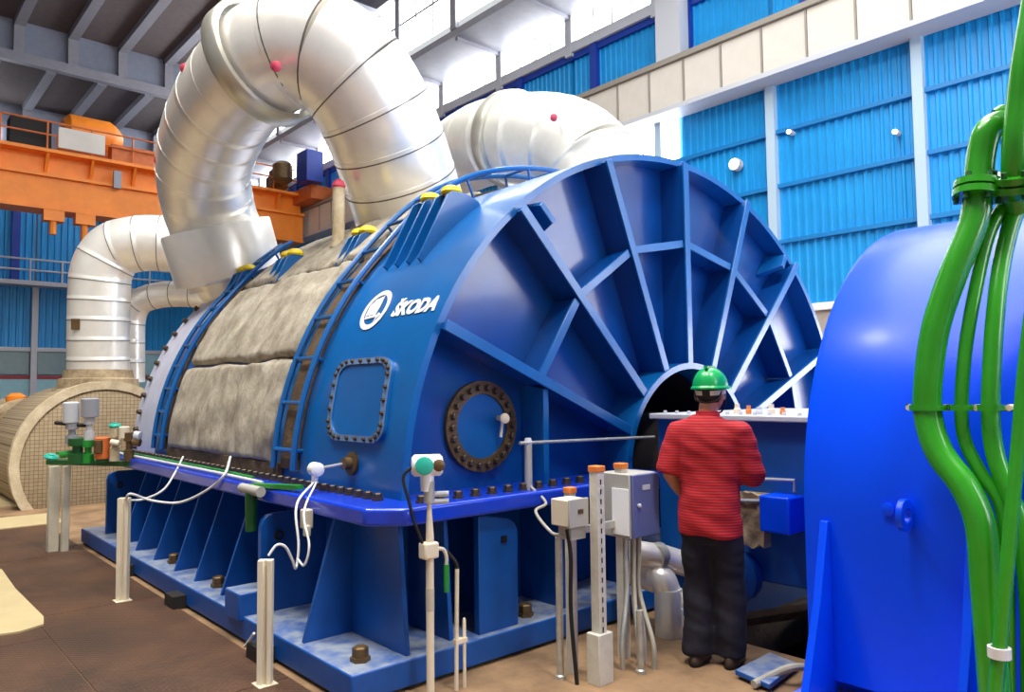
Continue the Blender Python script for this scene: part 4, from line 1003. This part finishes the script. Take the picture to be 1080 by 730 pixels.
Rh, Rk, Ra = Vector((.085, 0, .86)), Vector((.095, .045, .47)), Vector((.105, .03, .07))
b = M()
ell(b, [(0, 0, .80, .13, .09), (0, 0, .9, .155, .10), (0, .01, 1.05, .135, .09), (0, .01, 1.25, .155, .105), (0, 0, 1.38, .155, .095), (0, .0, 1.45, .10, .07), (0, .015, 1.49, .058, .058), (0, .03, 1.56, .055, .056)])
HX, HY = .01, .055
hd_ = []
for k in range(13):
    t = k/12; z = 1.50+.225*t; s = math.sin(math.pi*(.12+.88*t))**.55 if t > .03 else .4
    jaw = .72+.28*min(1, t/.45)
    hd_.append((HX, HY+(.012 if t < .4 else 0), z, .076*s*jaw, .098*s*(.8+.2*min(1, t/.4))))
ell(b, hd_)
b.lathe([(.006, 0), (.016, .02), (.012, .045), (.004, .05)], (HX, HY+.092, 1.585), (0, .25, 1), 10)      # nose
b.obox((HX, HY+.088, 1.548), (.022, 0, 0), (0, .010, 0), (0, 0, .006))                                       # lips
for s in (-1, 1): b.lathe([(.01, -.006), (.03, 0), (.026, .01)], (HX+s*.078, HY-.005, 1.605), (s, -.3, 0), 12)
for (a_, e_, w__, s) in ((Ls, Le, Lw, -1), (Rs, Re, Rw, 1)):
    b.tube([a_, a_.lerp(e_, .5), e_, e_.lerp(w__, .35), w__], [.055, .05, .042, .042, .028], 14)
    d = (w__-e_).normalized(); u = Vector((0, 0, 1)).cross(d).normalized(); v = d.cross(u)
    pc = w__+d*.045; b.obox(pc, d*.048, u*.014, v*.038)
    for i, (of, ln) in enumerate(((-.03, .055), (-.010, .068), (.011, .064), (.030, .05))):
        r0 = w__+d*.085+v*of; b.tube([r0-d*.02, r0+d*ln*.45-u*s*.004, r0+d*ln*.75-u*s*.018, r0+d*ln*.9-u*s*.036], [.0095, .009, .0085, .007], 8)
    b.tube([w__+d*.03-v*.03, w__+d*.055-v*.052-u*s*.012, w__+d*.085-v*.058-u*s*.02], [.012, .011, .008], 8)
for (a_, k_, n_) in ((Lh, Lk, La), (Rh, Rk, Ra)):
    b.tube([a_+Vector((0, 0, .04)), a_, a_.lerp(k_, .5), k_, k_.lerp(n_, .35), n_], [.08, .085, .07, .052, .055, .036], 14)
    b.obox(n_+Vector((0, .06, -.03)), (.036, 0, 0), (0, .11, 0), (0, 0, .03))
body = solid('body', b, 'skin', wk_, .0085, 5)
for s in (-1, 1):
    M().lathe([(.002, 0), (.011, .006), (.004, .012)], (HX+s*.031, HY+.083, 1.615), (0, 1, 0), 10).build('eye', 'black', wk_, local=True)
M().obox((HX, HY+.09, 1.546), (.02, 0, 0), (0, .012, 0), (0, 0, .0025)).build('mouth', 'red_line', wk_, local=True)
sh_ = M()
ell(sh_, [(0, .0, .765, .198, .145), (0, .0, .80, .198, .145), (0, 0, .92, .194, .14), (0, .005, 1.08, .182, .13), (0, .005, 1.22, .19, .13), (0, 0, 1.33, .20, .125), (0, 0, 1.40, .20, .112), (0, 0, 1.44, .17, .098), (0, .004, 1.468, .115, .085), (0, .01, 1.49, .075, .073)], 28)
for (a_, e_, s) in ((Ls, Le, -1), (Rs, Re, 1)):
    e2 = a_.lerp(e_, 1.0)
    sh_.tube([a_+Vector((-s*.05, 0, -.02)), a_+Vector((s*.0, 0, -.03)), a_.lerp(e_, .35), a_.lerp(e_, .7), e2], [.075, .078, .078, .08, .084], 16)
    if s > 0: sh_.tube([e_-(e_-a_)*.1, e_, e_.lerp(Rw, .22)], [.08, .082, .078], 16)
solid('shirt', sh_, 'shirt', wk_, .012, 14, .013, 7)
M().lathe([(.066, -.02), (.074, -.02), (.072, .022), (.063, .022)], (.0, .014, 1.487), (0, .12, 1), 24, True).build('collar', 'shirt', wk_, local=True)
tr_ = M()
ell(tr_, [(0, 0, .72, .165, .115), (0, 0, .80, .168, .115), (0, 0, .86, .15, .10)], 24)
for (a_, k_, n_) in ((Lh, Lk, La), (Rh, Rk, Ra)):
    tr_.tube([a_+Vector((0, 0, .02)), a_.lerp(k_, .25), a_.lerp(k_, .6), k_, k_.lerp(n_, .5), n_+Vector((0, 0, .0)), n_+Vector((0, 0, -.02))], [.10, .105, .10, .092, .09, .09, .09], 18)
solid('trousers', tr_, 'trouser', wk_, .012, 6, .012, 7)
for n_ in (La, Ra):
    s_ = M(); ell(s_, [(n_.x, n_.y+.05, .0, .05, .145), (n_.x, n_.y+.05, .03, .052, .148), (n_.x, n_.y+.045, .06, .047, .13), (n_.x, n_.y+.01, .1, .042, .07)], 20)
    sh = solid('shoe', s_, 'shoe', wk_, .01, 3)
    so = M(); ell(so, [(n_.x, n_.y+.05, .0, .054, .15), (n_.x, n_.y+.05, .018, .055, .152)], 24); so.build('sole', 'black', sh, local=True)
# hair below the helmet, helmet with brim and straps
ell(hr := M(), [(HX, HY-.012, 1.565, .058, .07), (HX, HY-.016, 1.60, .078, .088), (HX, HY-.012, 1.65, .083, .098), (HX, HY-.006, 1.70, .076, .094)], 24); hr.build('hair', 'hair', wk_, local=True)
HC = Vector((HX, HY, 1.655))
hm = M(); ell(hm, [(HX, HY, 1.655, .112, .132)]+[(HX, HY-.003*k, 1.655+.128*math.sin(R(90*k/8)), .108*math.cos(R(88*k/8)), .128*math.cos(R(88*k/8))) for k in range(9)], 32)
he = hm.build('hard_hat', 'helmet', wk_, local=True, label='green hard hat')
br = M(); ell(br, [(HX, HY+.03, 1.646, .124, .168), (HX, HY+.022, 1.656, .122, .160), (HX, HY, 1.668, .108, .128)], 32); br.build('brim', 'helmet', he, local=True)
M().obox((HX, HY-.01, 1.782), (.012, 0, 0), (0, .09, 0), (0, 0, .008)).build('crown_ridge', 'helmet', he, local=True)
hb_ = M(); vs = [];
hb_.lathe([(.088, -.014), (.094, -.014), (.094, .014), (.088, .014)], (HX, HY-.012, 1.632), (0, -.12, 1), 28, True).build('headband', 'cream', he, local=True)
for s in (-1, 1):
    M().tube(spline([(HX+s*.085, HY-.03, 1.65), (HX+s*.084, HY+.02, 1.58), (HX+s*.05, HY+.06, 1.51), (HX, HY+.075, 1.495)], 5), .006, 6).build('chin_strap', 'black', he, local=True)
M().tube(spline([(HX-.08, HY-.05, 1.64), (HX-.07, HY-.085, 1.585), (HX, HY-.1, 1.565), (HX+.07, HY-.085, 1.585), (HX+.08, HY-.05, 1.64)], 5), .006, 6).build('nape_strap', 'black', he, local=True)
